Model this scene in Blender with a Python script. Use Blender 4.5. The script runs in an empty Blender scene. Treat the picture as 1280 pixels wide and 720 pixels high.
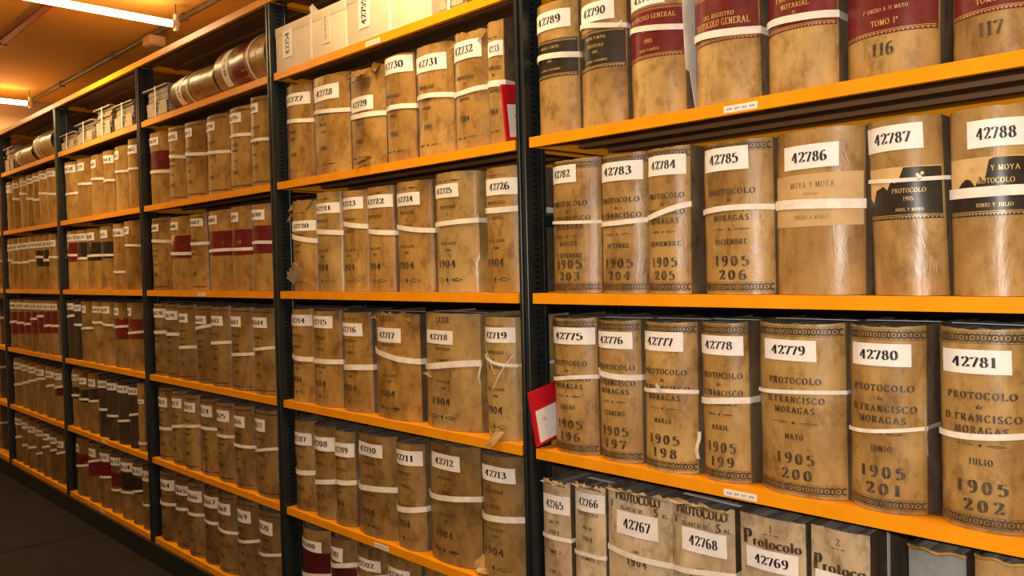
import bpy, bmesh, math, random
from mathutils import Vector, Matrix
C = bpy.context.scene
COL = C.collection

# ------------------------------------------------------------------ camera
YAW, PITCH, ROLL = 0.79835, 0.024166, -0.023225
cd = bpy.data.cameras.new('camera'); cam = bpy.data.objects.new('camera', cd); COL.objects.link(cam)
cd.sensor_width = 36.0; cd.lens = 1050 * 36.0 / 1280; cd.clip_start = 0.02
F0 = Vector((-math.sin(YAW), math.cos(YAW), 0)); R0 = Vector((math.cos(YAW), math.sin(YAW), 0)); U0 = Vector((0, 0, 1))
Fw = F0 * math.cos(PITCH) - U0 * math.sin(PITCH); Up = U0 * math.cos(PITCH) + F0 * math.sin(PITCH)
Rt = R0 * math.cos(ROLL) + Up * math.sin(ROLL); U2 = Up * math.cos(ROLL) - R0 * math.sin(ROLL)
M = Matrix((Rt, U2, -Fw)).transposed().to_4x4(); M.translation = Vector((1.3724, -1.4037, 1.2511))
cam.matrix_world = M
C.camera = cam
# ------------------------------------------------------------------ world, exposure
w = bpy.data.worlds.new('world'); C.world = w; w.use_nodes = True
w.node_tree.nodes['Background'].inputs[0].default_value = (0.9, 0.6, 0.35, 1)
w.node_tree.nodes['Background'].inputs[1].default_value = 0.02
C.view_settings.view_transform = 'Standard'; C.view_settings.look = 'None'
C.view_settings.gamma = 1.0; C.view_settings.use_curve_mapping = False
C.view_settings.exposure = 0.0
LAMP_POWER = 37.0
LAMP_COLOR = (1.0, 0.68, 0.32)
FLASH_POWER = 70.0
fl = bpy.data.lights.new('camera_flash', 'POINT'); fl.energy = FLASH_POWER; fl.color = (1.0, .955, .89); fl.shadow_soft_size = .03
fo = bpy.data.objects.new('camera_flash', fl); COL.objects.link(fo); fo.location = cam.matrix_world @ Vector((0.0, .08, .03))
# lamps hang under the ceiling across the aisle: centre (x, y, z), length
LAMPS = [(-5.32, -0.24, 2.5, 1.2), (-2.79, -0.24, 2.5, 1.2), (-0.26, -0.24, 2.5, 1.2), (2.27, -0.24, 2.5, 1.2)]
BOOKS=[
(1,2,'42789',0.002,0.1306,0.2997,(0.058,0.904,0.2359,0.277),(0.1787,0.1718,0.0128),'v',('black',0.1264,0.2123),'moya',''),
(1,2,'42790',0.1336,0.2633,0.318,(0.085,0.845,0.2249,0.2658),(0.2277,0.2077,0.0104),'v',('black',0.122,0.2054),'moya','knot'),
(1,2,'42791',0.2682,0.4062,0.317,(0.101,0.772,0.2257,0.258),(0.1901,0.1745,0.0115),'v',('red',0.1192,0.2222),'gen1905','tail'),
(1,2,'42792',0.4294,0.5735,0.322,(0.121,0.845,0.2201,0.2576),(0.1399,0.1317,0.0138),'v',('red',0.1177,0.2107),'gen',''),
(1,2,'42793',0.5855,0.7214,0.322,(0.167,0.833,0.2095,0.2444),(0.1322,0.1268,0.0128),'v',('red',0.109,0.1943),'g1905',''),
(1,2,'42794',0.7318,0.8859,0.325,(0.153,0.785,0.2047,0.241),(0.1721,0.1515,0.0119),'v',('red',0.0674,0.1866),'tomo116',''),
(1,2,'42795',0.9053,1.036,0.325,(0.148,0.735,0.1934,0.2291),(0.1527,0.1349,0.0109),'v',('red',0.0654,0.1664),'tomo117',''),
(1, 3, '42782', 0.0293, 0.1767, 0.3022, (0.085, 0.682, 0.2493, 0.2888), (0.1627, 0.1582, 0.0072), 'v', None, 'mor|AGOSTO|Y SETIEMBRE|1905|203', ''),
(1,3,'42783',0.1792,0.3092,0.2989,(0.067,0.932,0.2405,0.2811),(0.1511,0.155,0.0102),'v',None,'mor|OCTUBRE||1905|204',''),
(1,3,'42784',0.3114,0.4175,0.2983,(0.073,0.941,0.241,0.2812),(0.1558,0.1799,0.0113),'v',None,'mor|NOVIEMBRE||1905|205',''),
(1,3,'42785',0.4401,0.5934,0.2938,(0.092,0.76,0.2368,0.2808),(0.161,0.1631,0.0106),'v',None,'mor|DICIEMBRE||1905|206',''),
(1,3,'42786',0.5951,0.7626,0.2917,(0.174,0.786,0.2229,0.2649),(0.163,0.157,0.0168),'w',('paper',0.1212,0.2136),'moyapaper',''),
(1, 3, '42787', 0.7777, 0.8991, 0.2914, (0.02, 0.803, 0.2378, 0.2794), (0.1923, 0.1891, 0.0065), 'w', ('black', 0.1248, 0.2102), 'moya3', 'torn knot'),
(1,3,'42788',0.9027,1.0181,0.2885,(0.291,0.98,0.2265,0.2684),(0.1597,0.1602,0.0158),'w',('black',0.1227,0.2124),'moya4','torn'),
(1,4,'42775',0.0281,0.1625,0.31,(0.093,0.979,0.2484,0.2864),(0.1628,0.177,0.0089),'v',None,'mor|ENERO||1905|196',''),
(1,4,'42776',0.1645,0.2839,0.3082,(0.055,0.889,0.2457,0.282),(0.1915,0.1848,0.0119),'v',None,'mor|FEBRERO||1905|197',''),
(1, 4, '42777', 0.2899, 0.4231, 0.3087, (0.06, 0.839, 0.2476, 0.287), (0.1615, 0.1667, 0.0081), 'v', None, 'mor|MARZO||1905|198', 'tuft tail2'),
(1,4,'42778',0.4341,0.5408,0.311,(0.048,0.93,0.2473,0.2845),(0.1517,0.1606,0.0122),'v',None,'mor|ABRIL||1905|199',''),
(1,4,'42779',0.5557,0.7257,0.3142,(0.142,0.755,0.2456,0.2833),(0.1834,0.1914,0.0071),'v',None,'mor|MAYO||1905|200',''),
(1,4,'42780',0.7297,0.8601,0.3149,(0.091,0.857,0.2463,0.2839),(0.1316,0.1448,0.0066),'v',None,'mor|JUNIO||1905|201','worn'),
(1,4,'42781',0.8809,1.0176,0.3163,(0.081,0.82,0.2441,0.2813),(0.1448,0.1534,0.0098),'v',None,'mor|JULIO||1905|202',''),
(1, 5, '42765', 0.0014, 0.0905, 0.2884, (0.073, 0.98, 0.2139, 0.2569), (0.1557, 0.1559, 0.0091), 'g', None, 'ano||CONT. S.|||', 'ragged'),
(1,5,'42766',0.0948,0.1873,0.2953,(0.072,0.98,0.236,0.2775),(0.1347,0.1376,0.0088),'g',None,'ano2','ragged'),
(1,5,'42767',0.191,0.3635,0.3034,(0.188,0.817,0.2063,0.2561),(0.1674,0.1622,0.0116),'g',None,'vill','ragged'),
(1,5,'42768',0.3686,0.5154,0.3084,(0.205,0.895,0.2114,0.2577),(0.1653,0.1801,0.0109),'g',None,'vill2','ragged'),
(1,5,'42769',0.5268,0.6616,0.3099,(0.105,0.899,0.2103,0.2493),None,'g',None,'prot1',''),
(1,5,'42770',0.6672,0.7753,0.3153,(0.098,0.935,0.2023,0.239),None,'g',None,'prot2',''),
(1,5,'42771',0.8369,0.9275,0.3151,(0.181,0.919,0.2183,0.2507),None,'blue',None,'','strap'),
(1,5,'42772',0.9319,1.0235,0.3194,(0.123,0.903,0.2255,0.2625),None,'tan',None,'','strap'),
(2,2,'42727',-1.1654,-1.0089,0.3094,(0.157,0.96,0.2413,0.2796),(0.197,0.1879,0.013),'o',None,'old',''),
(2,2,'42728',-1.0051,-0.7993,0.307,(0.236,0.855,0.2277,0.2738),(0.2027,0.1894,0.0124),'o',None,'old',''),
(2, 2, '42729', -0.7937, -0.6156, 0.2973, (0.178, 0.822, 0.1654, 0.207), (0.1554, 0.1528, 0.0141), 'o', None, 'old', 'ragged mouth frayed'),
(2,2,'42730',-0.6087,-0.4731,0.3001,(0.07,0.972,0.247,0.293),(0.1497,0.1514,0.0134),'o',None,'old',''),
(2,2,'42731',-0.4686,-0.3129,0.2979,(0.153,0.911,0.2258,0.2697),(0.1596,0.1558,0.0128),'o',None,'old',''),
(2,2,'42732',-0.3055,-0.1619,0.2938,(0.106,0.872,0.2265,0.2723),(0.1423,0.1508,0.0122),'o',None,'old','ragged'),
(2,2,'42733',-0.1555,-0.0958,0.2998,(0.123,0.98,0.2119,0.2483),(0.1479,0.1454,0.0156),'o',None,'old',''),
(2, 3, '42720', -1.1448, -0.9991, 0.2951, (0.251, 0.98, 0.1945, 0.2279), (0.1888, 0.1568, 0.0155), 'o', None, 'old', 'ragged loose'),
(2,3,'42721',-0.9891,-0.8457,0.3085,(0.105,0.958,0.2425,0.2746),(0.187,0.1804,0.0148),'p',None,'o4',''),
(2,3,'42723',-0.8365,-0.7063,0.304,(0.093,0.912,0.2456,0.2813),(0.2093,0.1929,0.0143),'o',None,'o4',''),
(2,3,'42722',-0.702,-0.5736,0.3046,(0.103,0.98,0.2411,0.2776),(0.1809,0.168,0.0137),'o',None,'o4',''),
(2,3,'42724',-0.5657,-0.4036,0.3067,(0.133,0.823,0.2381,0.2731),(0.1857,0.1666,0.0131),'o',None,'o4',''),
(2,3,'42725',-0.3965,-0.2224,0.3116,(0.133,0.748,0.2474,0.2826),(0.1792,0.1843,0.0124),'p',None,'o4',''),
(2,3,'42726',-0.1964,-0.0717,0.3103,(0.199,0.98,0.2398,0.2804),(0.2049,0.2046,0.0137),'o',None,'o4',''),
(2,4,'42714',-1.174,-1.0434,0.3073,(0.148,0.98,0.2493,0.2862),(0.151,0.1402,0.0156),'o',None,'o4',''),
(2,4,'42715',-1.0366,-0.876,0.3051,(0.144,0.85,0.2491,0.2871),(0.1407,0.1433,0.015),'o',None,'o4',''),
(2,4,'42716',-0.8675,-0.7166,0.3036,(0.105,0.85,0.2305,0.2694),(0.1289,0.1369,0.0167),'o',None,'o4',''),
(2,4,'42717',-0.6967,-0.4822,0.3057,(0.197,0.753,0.2207,0.2619),(0.1931,0.169,0.0157),'o',None,'o4L|LXXVIII','ragged'),
(2, 4, '42718', -0.465, -0.2372, 0.3089, (0.163, 0.677, 0.2272, 0.2635), (0.1591, 0.1809, 0.0167), 'p', None, 'o4L|LXXIX', 'tear tail2'),
(2, 4, '42719', -0.2043, -0.089, 0.3037, (0.098, 0.98, 0.2404, 0.2779), (0.2035, 0.1849, 0.0078), 'p', None, 'o4', 'cross rag'),
(2,5,'42707',-1.174,-1.0434,0.299,(0.131,0.9,0.2166,0.2572),(0.1233,0.1284,0.0157),'b',None,'o4',''),
(2,5,'42708',-1.0397,-0.918,0.2963,(0.094,0.98,0.2175,0.2618),(0.1077,0.121,0.0151),'b',None,'o4',''),
(2,5,'42709',-0.9145,-0.8051,0.296,(0.138,0.98,0.2157,0.2585),(0.1374,0.1385,0.0146),'b',None,'o4',''),
(2,5,'42710',-0.8022,-0.6028,0.3045,(0.162,0.803,0.2396,0.2783),(0.1367,0.1483,0.0163),'b',None,'o4',''),
(2,5,'42711',-0.5967,-0.4675,0.3017,(0.078,0.965,0.2391,0.2802),(0.1095,0.119,0.0155),'b',None,'o4',''),
(2,5,'42712',-0.462,-0.245,0.3207,(0.217,0.762,0.2518,0.2928),(0.1679,0.1852,0.0146),'b',None,'o4',''),
(2,5,'42713',-0.2404,-0.0839,0.3195,(0.185,0.896,0.2527,0.291),(0.1507,0.1632,0.0156),'b',None,'o4','fold'),
(2,6,'42700',-1.1513,-0.9746,0.3005,(0.104,0.849,0.2275,0.2622),(0.1292,0.1594,0.0152),'b',('dred',0.141,0.2262),'',''),
(2,6,'42701',-0.9673,-0.8241,0.3048,(0.088,0.738,0.2303,0.2738),(0.2037,0.2275,0.0145),'b',('dred',0.1369,0.2134),'',''),
(2,6,'42702',-0.8172,-0.6647,0.3068,(0.135,0.884,0.2386,0.2728),(0.1995,0.2278,0.0139),'b',None,'',''),
(2,6,'42703',-0.6586,-0.5041,0.3197,(0.151,0.826,0.2443,0.2817),(0.1793,0.2089,0.0133),'b',None,'',''),
(2,6,'42704',-0.4987,-0.3512,0.3251,(0.171,0.837,0.2515,0.2871),(0.188,0.2177,0.0127),'b',None,'',''),
(2,6,'42705',-0.3462,-0.2057,0.3379,(0.168,0.804,0.2648,0.3009),(0.1977,0.2275,0.0121),'b',None,'',''),
(2,6,'42706',-0.2011,-0.0955,0.3473,(0.15,0.951,0.2794,0.3118),(0.2084,0.2297,0.0116),'b',None,'',''),
(3,2,'42691',-2.328,-2.1415,0.3056,(0.159,0.752,0.2495,0.2828),(0.1423,0.1341,0.0135),'o',('red',0.1461,0.2227),'',''),
(3,2,'42692',-2.1318,-1.9745,0.3044,(0.123,0.776,0.2439,0.2792),(0.1893,0.1751,0.013),'o',None,'s',''),
(3,2,'42693',-1.9655,-1.7902,0.2992,(0.103,0.691,0.2392,0.2733),(0.1806,0.1671,0.0125),'o',None,'s',''),
(3,2,'42694',-1.7817,-1.6002,0.2997,(0.093,0.655,0.2402,0.2729),(0.1632,0.1544,0.012),'o',None,'s',''),
(3,2,'42695',-1.5858,-1.4135,0.3003,(0.094,0.741,0.2425,0.2766),(0.1967,0.1947,0.0115),'o',None,'s',''),
(3,2,'42696',-1.4065,-1.2698,0.3112,(0.116,0.703,0.253,0.2858),(0.1575,0.1598,0.0111),'o',None,'s',''),
(3,3,'42685',-2.328,-2.1588,0.3076,(0.17,0.722,0.2484,0.2789),(0.2111,0.2045,0.0135),'o',None,'s',''),
(3,3,'42686',-2.1502,-1.9549,0.3027,(0.097,0.663,0.2466,0.2792),(0.1539,0.1483,0.013),'o',('yelred',0.1308,0.225),'',''),
(3,3,'42687',-1.9395,-1.8092,0.3014,(0.14,0.917,0.2523,0.2835),(0.1863,0.1846,0.0125),'o',None,'s',''),
(3,3,'42688',-1.7948,-1.6008,0.3052,(0.089,0.648,0.2507,0.2839),(0.1499,0.153,0.012),'o',('red',0.1312,0.2244),'',''),
(3,3,'42689',-1.5877,-1.4344,0.3073,(0.105,0.67,0.249,0.2837),(0.1526,0.1505,0.0115),'o',('red',0.1291,0.2213),'',''),
(3,3,'42690',-1.4253,-1.286,0.3048,(0.109,0.825,0.248,0.284),(0.1673,0.1676,0.0111),'o',('red',0.1305,0.2275),'',''),
(3,4,'42678',-2.328,-2.2079,0.3094,(0.168,0.98,0.2476,0.2853),(0.1817,0.1865,0.0135),'b',None,'s',''),
(3,4,'42679',-2.1999,-2.0857,0.3079,(0.165,0.949,0.2408,0.2776),(0.1765,0.1813,0.0131),'b',None,'s',''),
(3,4,'42680',-2.0783,-1.932,0.3067,(0.121,0.807,0.2347,0.2705),(0.1282,0.1359,0.0128),'b',None,'s',''),
(3,4,'42681',-1.9251,-1.7809,0.3059,(0.115,0.817,0.2331,0.2646),(0.2105,0.2282,0.0123),'b',None,'s',''),
(3,4,'42682',-1.7745,-1.6263,0.3053,(0.108,0.837,0.232,0.2685),(0.163,0.1702,0.0119),'b',None,'s',''),
(3,4,'42683',-1.6204,-1.4519,0.3052,(0.09,0.725,0.2312,0.2694),(0.1252,0.1351,0.0115),'b',None,'s',''),
(3,4,'42684',-1.4464,-1.2855,0.3054,(0.127,0.807,0.2347,0.2713),(0.1529,0.1672,0.011),'b',None,'s',''),
(3,5,'42671',-2.328,-2.173,0.3102,(0.179,0.791,0.2255,0.2669),(0.1264,0.1349,0.0133),'b',None,'s',''),
(3,5,'42672',-2.1661,-2.0443,0.3094,(0.155,0.888,0.2376,0.2778),(0.153,0.1642,0.0129),'b',None,'s',''),
(3,5,'42673',-2.0377,-1.9146,0.3047,(0.146,0.895,0.2348,0.274),(0.1718,0.1799,0.0126),'b',None,'s',''),
(3,5,'42674',-1.9085,-1.7567,0.3023,(0.113,0.829,0.2306,0.2749),(0.1841,0.1833,0.0122),'b',None,'s',''),
(3,5,'42675',-1.7511,-1.6157,0.3014,(0.12,0.87,0.2294,0.2722),(0.1717,0.1735,0.0118),'b',None,'s',''),
(3,5,'42676',-1.6105,-1.4649,0.3042,(0.104,0.802,0.2248,0.2664),(0.1562,0.1551,0.0114),'b',None,'s',''),
(3,5,'42677',-1.4543,-1.2736,0.3079,(0.082,0.669,0.2297,0.2725),(0.1421,0.1818,0.011),'b',None,'s',''),
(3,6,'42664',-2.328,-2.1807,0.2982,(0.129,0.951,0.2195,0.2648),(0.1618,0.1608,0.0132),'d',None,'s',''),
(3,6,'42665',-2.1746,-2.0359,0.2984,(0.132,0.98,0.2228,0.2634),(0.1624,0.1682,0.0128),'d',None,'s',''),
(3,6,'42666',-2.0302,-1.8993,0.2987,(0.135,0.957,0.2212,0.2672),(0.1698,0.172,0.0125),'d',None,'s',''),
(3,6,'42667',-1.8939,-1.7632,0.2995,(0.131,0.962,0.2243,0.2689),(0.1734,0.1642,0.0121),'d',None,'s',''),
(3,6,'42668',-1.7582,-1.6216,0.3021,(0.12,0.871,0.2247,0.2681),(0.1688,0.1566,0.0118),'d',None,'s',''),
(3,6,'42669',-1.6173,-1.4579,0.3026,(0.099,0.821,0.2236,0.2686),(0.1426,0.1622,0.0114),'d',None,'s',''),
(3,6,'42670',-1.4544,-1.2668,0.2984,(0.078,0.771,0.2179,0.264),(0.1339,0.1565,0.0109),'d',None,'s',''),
(4,2,'42658',-3.4731,-3.3053,0.303,(0.242,0.932,0.2431,0.284),(0.1375,0.1367,0.0124),'o',None,'',''),
(4,2,'42659',-3.291,-3.0974,0.2984,(0.131,0.759,0.2348,0.2746),(0.1764,0.1675,0.012),'o',None,'',''),
(4,2,'42660',-3.0839,-2.8922,0.2953,(0.123,0.657,0.2312,0.2697),(0.1782,0.1724,0.0116),'o',None,'',''),
(4,2,'42661',-2.8798,-2.7629,0.2955,(0.196,0.98,0.2331,0.2702),(0.1486,0.1532,0.0113),'o',None,'',''),
(4,2,'42662',-2.7511,-2.5803,0.2993,(0.131,0.605,0.2358,0.2757),(0.1856,0.1799,0.011),'o',None,'',''),
(4,2,'42663',-2.5693,-2.4648,0.3133,(0.214,0.939,0.245,0.2836),(0.1825,0.1791,0.0107),'o',None,'',''),
(4,3,'42652',-3.48,-3.3264,0.3084,(0.176,0.98,0.2509,0.2883),(0.1872,0.1787,0.0124),'o',('yelred',0.1464,0.2463),'',''),
(4,3,'42653',-3.3135,-3.168,0.3047,(0.177,0.926,0.2489,0.2853),(0.1535,0.1582,0.0121),'o',('black',0.1551,0.2401),'',''),
(4,3,'42654',-3.1559,-2.9843,0.3041,(0.142,0.81,0.2426,0.282),(0.166,0.1694,0.0117),'o',('black',0.1432,0.2336),'',''),
(4,3,'42655',-2.9728,-2.8014,0.3063,(0.138,0.766,0.247,0.2851),(0.1652,0.1644,0.0114),'o',('black',0.1505,0.2305),'',''),
(4,3,'42656',-2.7803,-2.6594,0.3086,(0.186,0.98,0.2463,0.2832),(0.0845,0.0829,0.011),'o',None,'',''),
(4,3,'42657',-2.6492,-2.4874,0.3146,(0.137,0.67,0.2521,0.2881),(0.2006,0.1985,0.0107),'o',None,'',''),
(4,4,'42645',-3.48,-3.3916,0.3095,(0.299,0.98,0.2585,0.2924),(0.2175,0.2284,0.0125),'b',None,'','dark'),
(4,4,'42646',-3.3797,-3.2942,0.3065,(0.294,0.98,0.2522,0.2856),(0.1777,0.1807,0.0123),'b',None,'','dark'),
(4,4,'42647',-3.2827,-3.1198,0.3082,(0.149,0.723,0.2464,0.2832),(0.1602,0.1704,0.012),'b',None,'',''),
(4,4,'42648',-3.1092,-2.9879,0.3062,(0.193,0.98,0.2505,0.2823),(0.2033,0.2032,0.0117),'b',None,'',''),
(4,4,'42649',-2.9777,-2.8416,0.308,(0.168,0.86,0.2496,0.2845),(0.1996,0.1925,0.0114),'b',None,'',''),
(4,4,'42650',-2.832,-2.6645,0.3065,(0.129,0.663,0.2455,0.2795),(0.1851,0.195,0.011),'b',('red',0.1338,0.2316),'',''),
(4,4,'42651',-2.6462,-2.4724,0.3091,(0.12,0.599,0.2466,0.283),(0.1659,0.1768,0.0107),'b',('red',0.1428,0.2333),'',''),
(4,5,'42637',-3.48,-3.3647,0.3084,(0.222,0.98,0.2441,0.2782),(0.1612,0.168,0.0123),'b',('black',0.1506,0.2105),'',''),
(4,5,'42638',-3.3536,-3.231,0.3096,(0.198,0.897,0.2372,0.2706),(0.1564,0.1601,0.0121),'b',('black',0.1426,0.2095),'',''),
(4,5,'42639',-3.2206,-3.0804,0.3079,(0.169,0.837,0.2367,0.2735),(0.1571,0.1671,0.0118),'b',('black',0.1694,0.2265),'',''),
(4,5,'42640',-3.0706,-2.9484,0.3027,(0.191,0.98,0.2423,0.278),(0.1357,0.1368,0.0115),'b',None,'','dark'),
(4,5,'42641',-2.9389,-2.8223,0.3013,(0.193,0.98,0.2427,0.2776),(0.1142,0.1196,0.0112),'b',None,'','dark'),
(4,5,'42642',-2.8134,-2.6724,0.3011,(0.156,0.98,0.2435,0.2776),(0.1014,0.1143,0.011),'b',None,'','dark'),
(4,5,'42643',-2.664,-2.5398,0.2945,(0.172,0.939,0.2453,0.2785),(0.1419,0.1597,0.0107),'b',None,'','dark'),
(4,5,'42644',-2.5316,-2.4674,0.3069,(0.271,0.98,0.2199,0.2343),(0.0354,0.037,0.0105),'o',None,'',''),
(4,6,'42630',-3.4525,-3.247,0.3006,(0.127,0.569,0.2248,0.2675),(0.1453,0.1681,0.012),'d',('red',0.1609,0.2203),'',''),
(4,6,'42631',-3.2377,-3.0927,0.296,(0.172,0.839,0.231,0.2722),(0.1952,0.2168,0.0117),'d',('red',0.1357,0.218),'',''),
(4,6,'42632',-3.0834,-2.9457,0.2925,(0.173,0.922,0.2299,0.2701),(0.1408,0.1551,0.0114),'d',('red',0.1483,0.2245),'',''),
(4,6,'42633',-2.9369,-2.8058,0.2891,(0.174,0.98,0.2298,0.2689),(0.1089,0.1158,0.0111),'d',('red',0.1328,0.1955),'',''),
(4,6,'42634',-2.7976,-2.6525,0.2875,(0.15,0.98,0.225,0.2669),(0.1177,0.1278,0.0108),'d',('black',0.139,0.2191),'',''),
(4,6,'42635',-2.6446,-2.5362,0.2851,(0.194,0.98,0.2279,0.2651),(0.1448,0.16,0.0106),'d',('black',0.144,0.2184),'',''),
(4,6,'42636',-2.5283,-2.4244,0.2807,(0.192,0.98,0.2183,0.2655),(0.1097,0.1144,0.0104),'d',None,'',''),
(5,2,'42623',-4.621,-4.4533,0.3005,(0.216,0.93,0.2438,0.2779),(0.2439,0.2324,0.0148),'o',None,'',''),
(5,2,'42624',-4.4434,-4.3502,0.3021,(0.378,0.98,0.2458,0.2792),(0.1856,0.1808,0.0145),'o',None,'',''),
(5,2,'42625',-4.3405,-4.1697,0.3028,(0.204,0.922,0.2486,0.2814),(0.2113,0.1997,0.0142),'o',None,'',''),
(5,2,'42626',-4.1604,-4.044,0.3021,(0.288,0.98,0.2485,0.2806),(0.1687,0.162,0.0139),'o',None,'',''),
(5,2,'42627',-4.0352,-3.923,0.3035,(0.294,0.98,0.251,0.2825),(0.1545,0.1482,0.0136),'o',None,'',''),
(5,2,'42628',-3.9145,-3.7922,0.3042,(0.265,0.974,0.2529,0.2838),(0.1813,0.1735,0.0134),'o',None,'',''),
(5,2,'42629',-3.7838,-3.6394,0.3028,(0.218,0.935,0.2529,0.2831),(0.1663,0.1567,0.0131),'o',None,'',''),
(5,3,'42615',-4.621,-4.5211,0.3141,(0.351,0.98,0.2357,0.2752),(0.1781,0.1784,0.0147),'o',None,'',''),
(5,3,'42616',-4.5119,-4.415,0.3138,(0.355,0.98,0.2366,0.2755),(0.1608,0.1613,0.0145),'o',None,'',''),
(5,3,'42617',-4.406,-4.2951,0.3132,(0.305,0.98,0.2373,0.2756),(0.1587,0.1588,0.0143),'o',None,'',''),
(5,3,'42618',-4.2864,-4.1792,0.3123,(0.308,0.98,0.2376,0.2752),(0.1611,0.1612,0.0141),'o',None,'',''),
(5,3,'42619',-4.1708,-4.067,0.3113,(0.312,0.98,0.2379,0.2749),(0.1681,0.1681,0.0138),'o',None,'',''),
(5,3,'42620',-4.0589,-3.9131,0.3094,(0.217,0.931,0.2376,0.2739),(0.1841,0.1827,0.0136),'o',('black',0.1312,0.2221),'',''),
(5,3,'42621',-3.9053,-3.7661,0.3066,(0.219,0.933,0.2364,0.2719),(0.1621,0.1612,0.0133),'o',('black',0.1286,0.2219),'',''),
(5,3,'42622',-3.7586,-3.667,0.3048,(0.32,0.98,0.2358,0.2706),(0.1766,0.1764,0.013),'o',None,'',''),
(5,4,'42608',-4.621,-4.4715,0.3022,(0.232,0.942,0.2421,0.282),(0.1579,0.1651,0.0146),'b',('red',0.0873,0.2225),'',''),
(5,4,'42609',-4.4635,-4.3206,0.3023,(0.236,0.946,0.2435,0.2826),(0.1529,0.16,0.0143),'b',('red',0.0938,0.2259),'',''),
(5,4,'42610',-4.313,-4.1761,0.3024,(0.241,0.95,0.2448,0.2831),(0.1529,0.1599,0.014),'b',('red',0.1,0.2293),'',''),
(5,4,'42611',-4.1688,-4.0528,0.3023,(0.276,0.98,0.246,0.2835),(0.1864,0.1921,0.0137),'b',('red',0.1056,0.2323),'',''),
(5,4,'42612',-4.0457,-3.9048,0.3024,(0.223,0.937,0.2472,0.2839),(0.2041,0.2102,0.0135),'b',('red',0.1113,0.2353),'',''),
(5,4,'42613',-3.8982,-3.7914,0.3025,(0.286,0.98,0.2485,0.2844),(0.1577,0.1637,0.0132),'b',('red',0.1168,0.2383),'',''),
(5,4,'42614',-3.7848,-3.6953,0.3023,(0.333,0.98,0.2492,0.2845),(0.1572,0.1626,0.013),'b',('red',0.1211,0.2406),'',''),
(5,5,'42602',-4.621,-4.4531,0.3004,(0.199,0.914,0.2286,0.269),(0.1214,0.1385,0.0145),'b',None,'',''),
(5,5,'42603',-4.4463,-4.2865,0.2975,(0.201,0.916,0.2274,0.2668),(0.1468,0.1629,0.0142),'b',None,'',''),
(5,5,'42604',-4.2801,-4.1434,0.2942,(0.226,0.936,0.2258,0.2643),(0.171,0.1849,0.0139),'b',None,'',''),
(5,5,'42605',-4.1373,-3.9613,0.292,(0.17,0.891,0.2249,0.2624),(0.1927,0.2096,0.0135),'b',None,'',''),
(5,5,'42606',-3.9559,-3.7752,0.292,(0.16,0.884,0.2266,0.2631),(0.1705,0.1888,0.0131),'b',None,'',''),
(5,5,'42607',-3.7698,-3.6528,0.2905,(0.237,0.947,0.2273,0.2629),(0.1781,0.1908,0.0128),'b',('dred',0.1394,0.1884),'',''),
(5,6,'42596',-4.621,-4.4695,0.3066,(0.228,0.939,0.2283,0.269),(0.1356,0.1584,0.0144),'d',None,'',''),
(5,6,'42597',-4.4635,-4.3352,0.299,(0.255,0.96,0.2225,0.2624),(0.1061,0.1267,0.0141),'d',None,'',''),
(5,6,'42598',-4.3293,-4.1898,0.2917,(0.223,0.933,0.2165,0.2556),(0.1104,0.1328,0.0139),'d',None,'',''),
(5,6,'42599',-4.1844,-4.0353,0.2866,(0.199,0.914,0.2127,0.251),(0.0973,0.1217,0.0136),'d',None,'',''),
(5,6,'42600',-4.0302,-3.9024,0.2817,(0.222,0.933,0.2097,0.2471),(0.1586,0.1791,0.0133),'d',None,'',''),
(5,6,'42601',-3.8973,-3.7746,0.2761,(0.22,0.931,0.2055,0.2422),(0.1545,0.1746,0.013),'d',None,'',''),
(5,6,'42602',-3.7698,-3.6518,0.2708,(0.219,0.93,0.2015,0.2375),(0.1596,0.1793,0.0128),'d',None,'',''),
(6,2,'42590',-5.2335,-5.0314,0.3334,(0.221,0.934,0.2621,0.2989),(0.2676,0.2547,0.0159),'o',None,'',''),
(6,2,'42591',-5.0191,-4.8375,0.3263,(0.232,0.944,0.2566,0.2924),(0.2512,0.2398,0.0155),'o',None,'',''),
(6,3,'42583',-5.29,-5.0848,0.3277,(0.207,0.922,0.254,0.2914),(0.187,0.1853,0.0159),'o',None,'',''),
(6,3,'42584',-5.0738,-4.8893,0.3301,(0.226,0.938,0.2582,0.2946),(0.1824,0.1811,0.0155),'o',None,'',''),
(6,4,'42576',-5.3476,-5.1392,0.2845,(0.17,0.886,0.208,0.2461),(0.1599,0.1682,0.0159),'o',None,'',''),
(6,4,'42577',-5.1294,-4.9421,0.2975,(0.194,0.907,0.2231,0.2602),(0.1658,0.1735,0.0155),'o',None,'',''),
(6,5,'42569',-5.4054,-5.1937,0.2844,(0.17,0.886,0.2054,0.2442),(0.1724,0.1899,0.0159),'b',None,'',''),
(6,5,'42570',-5.1852,-4.995,0.307,(0.201,0.914,0.2303,0.2681),(0.1879,0.2037,0.0155),'b',None,'',''),
(6,6,'42562',-5.4622,-5.2473,0.2732,(0.165,0.881,0.1917,0.2312),(0.1227,0.1508,0.0159),'b',None,'',''),
(6,6,'42563',-5.2402,-5.047,0.3056,(0.204,0.917,0.2267,0.265),(0.1493,0.1747,0.0155),'b',None,'',''),
]
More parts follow.
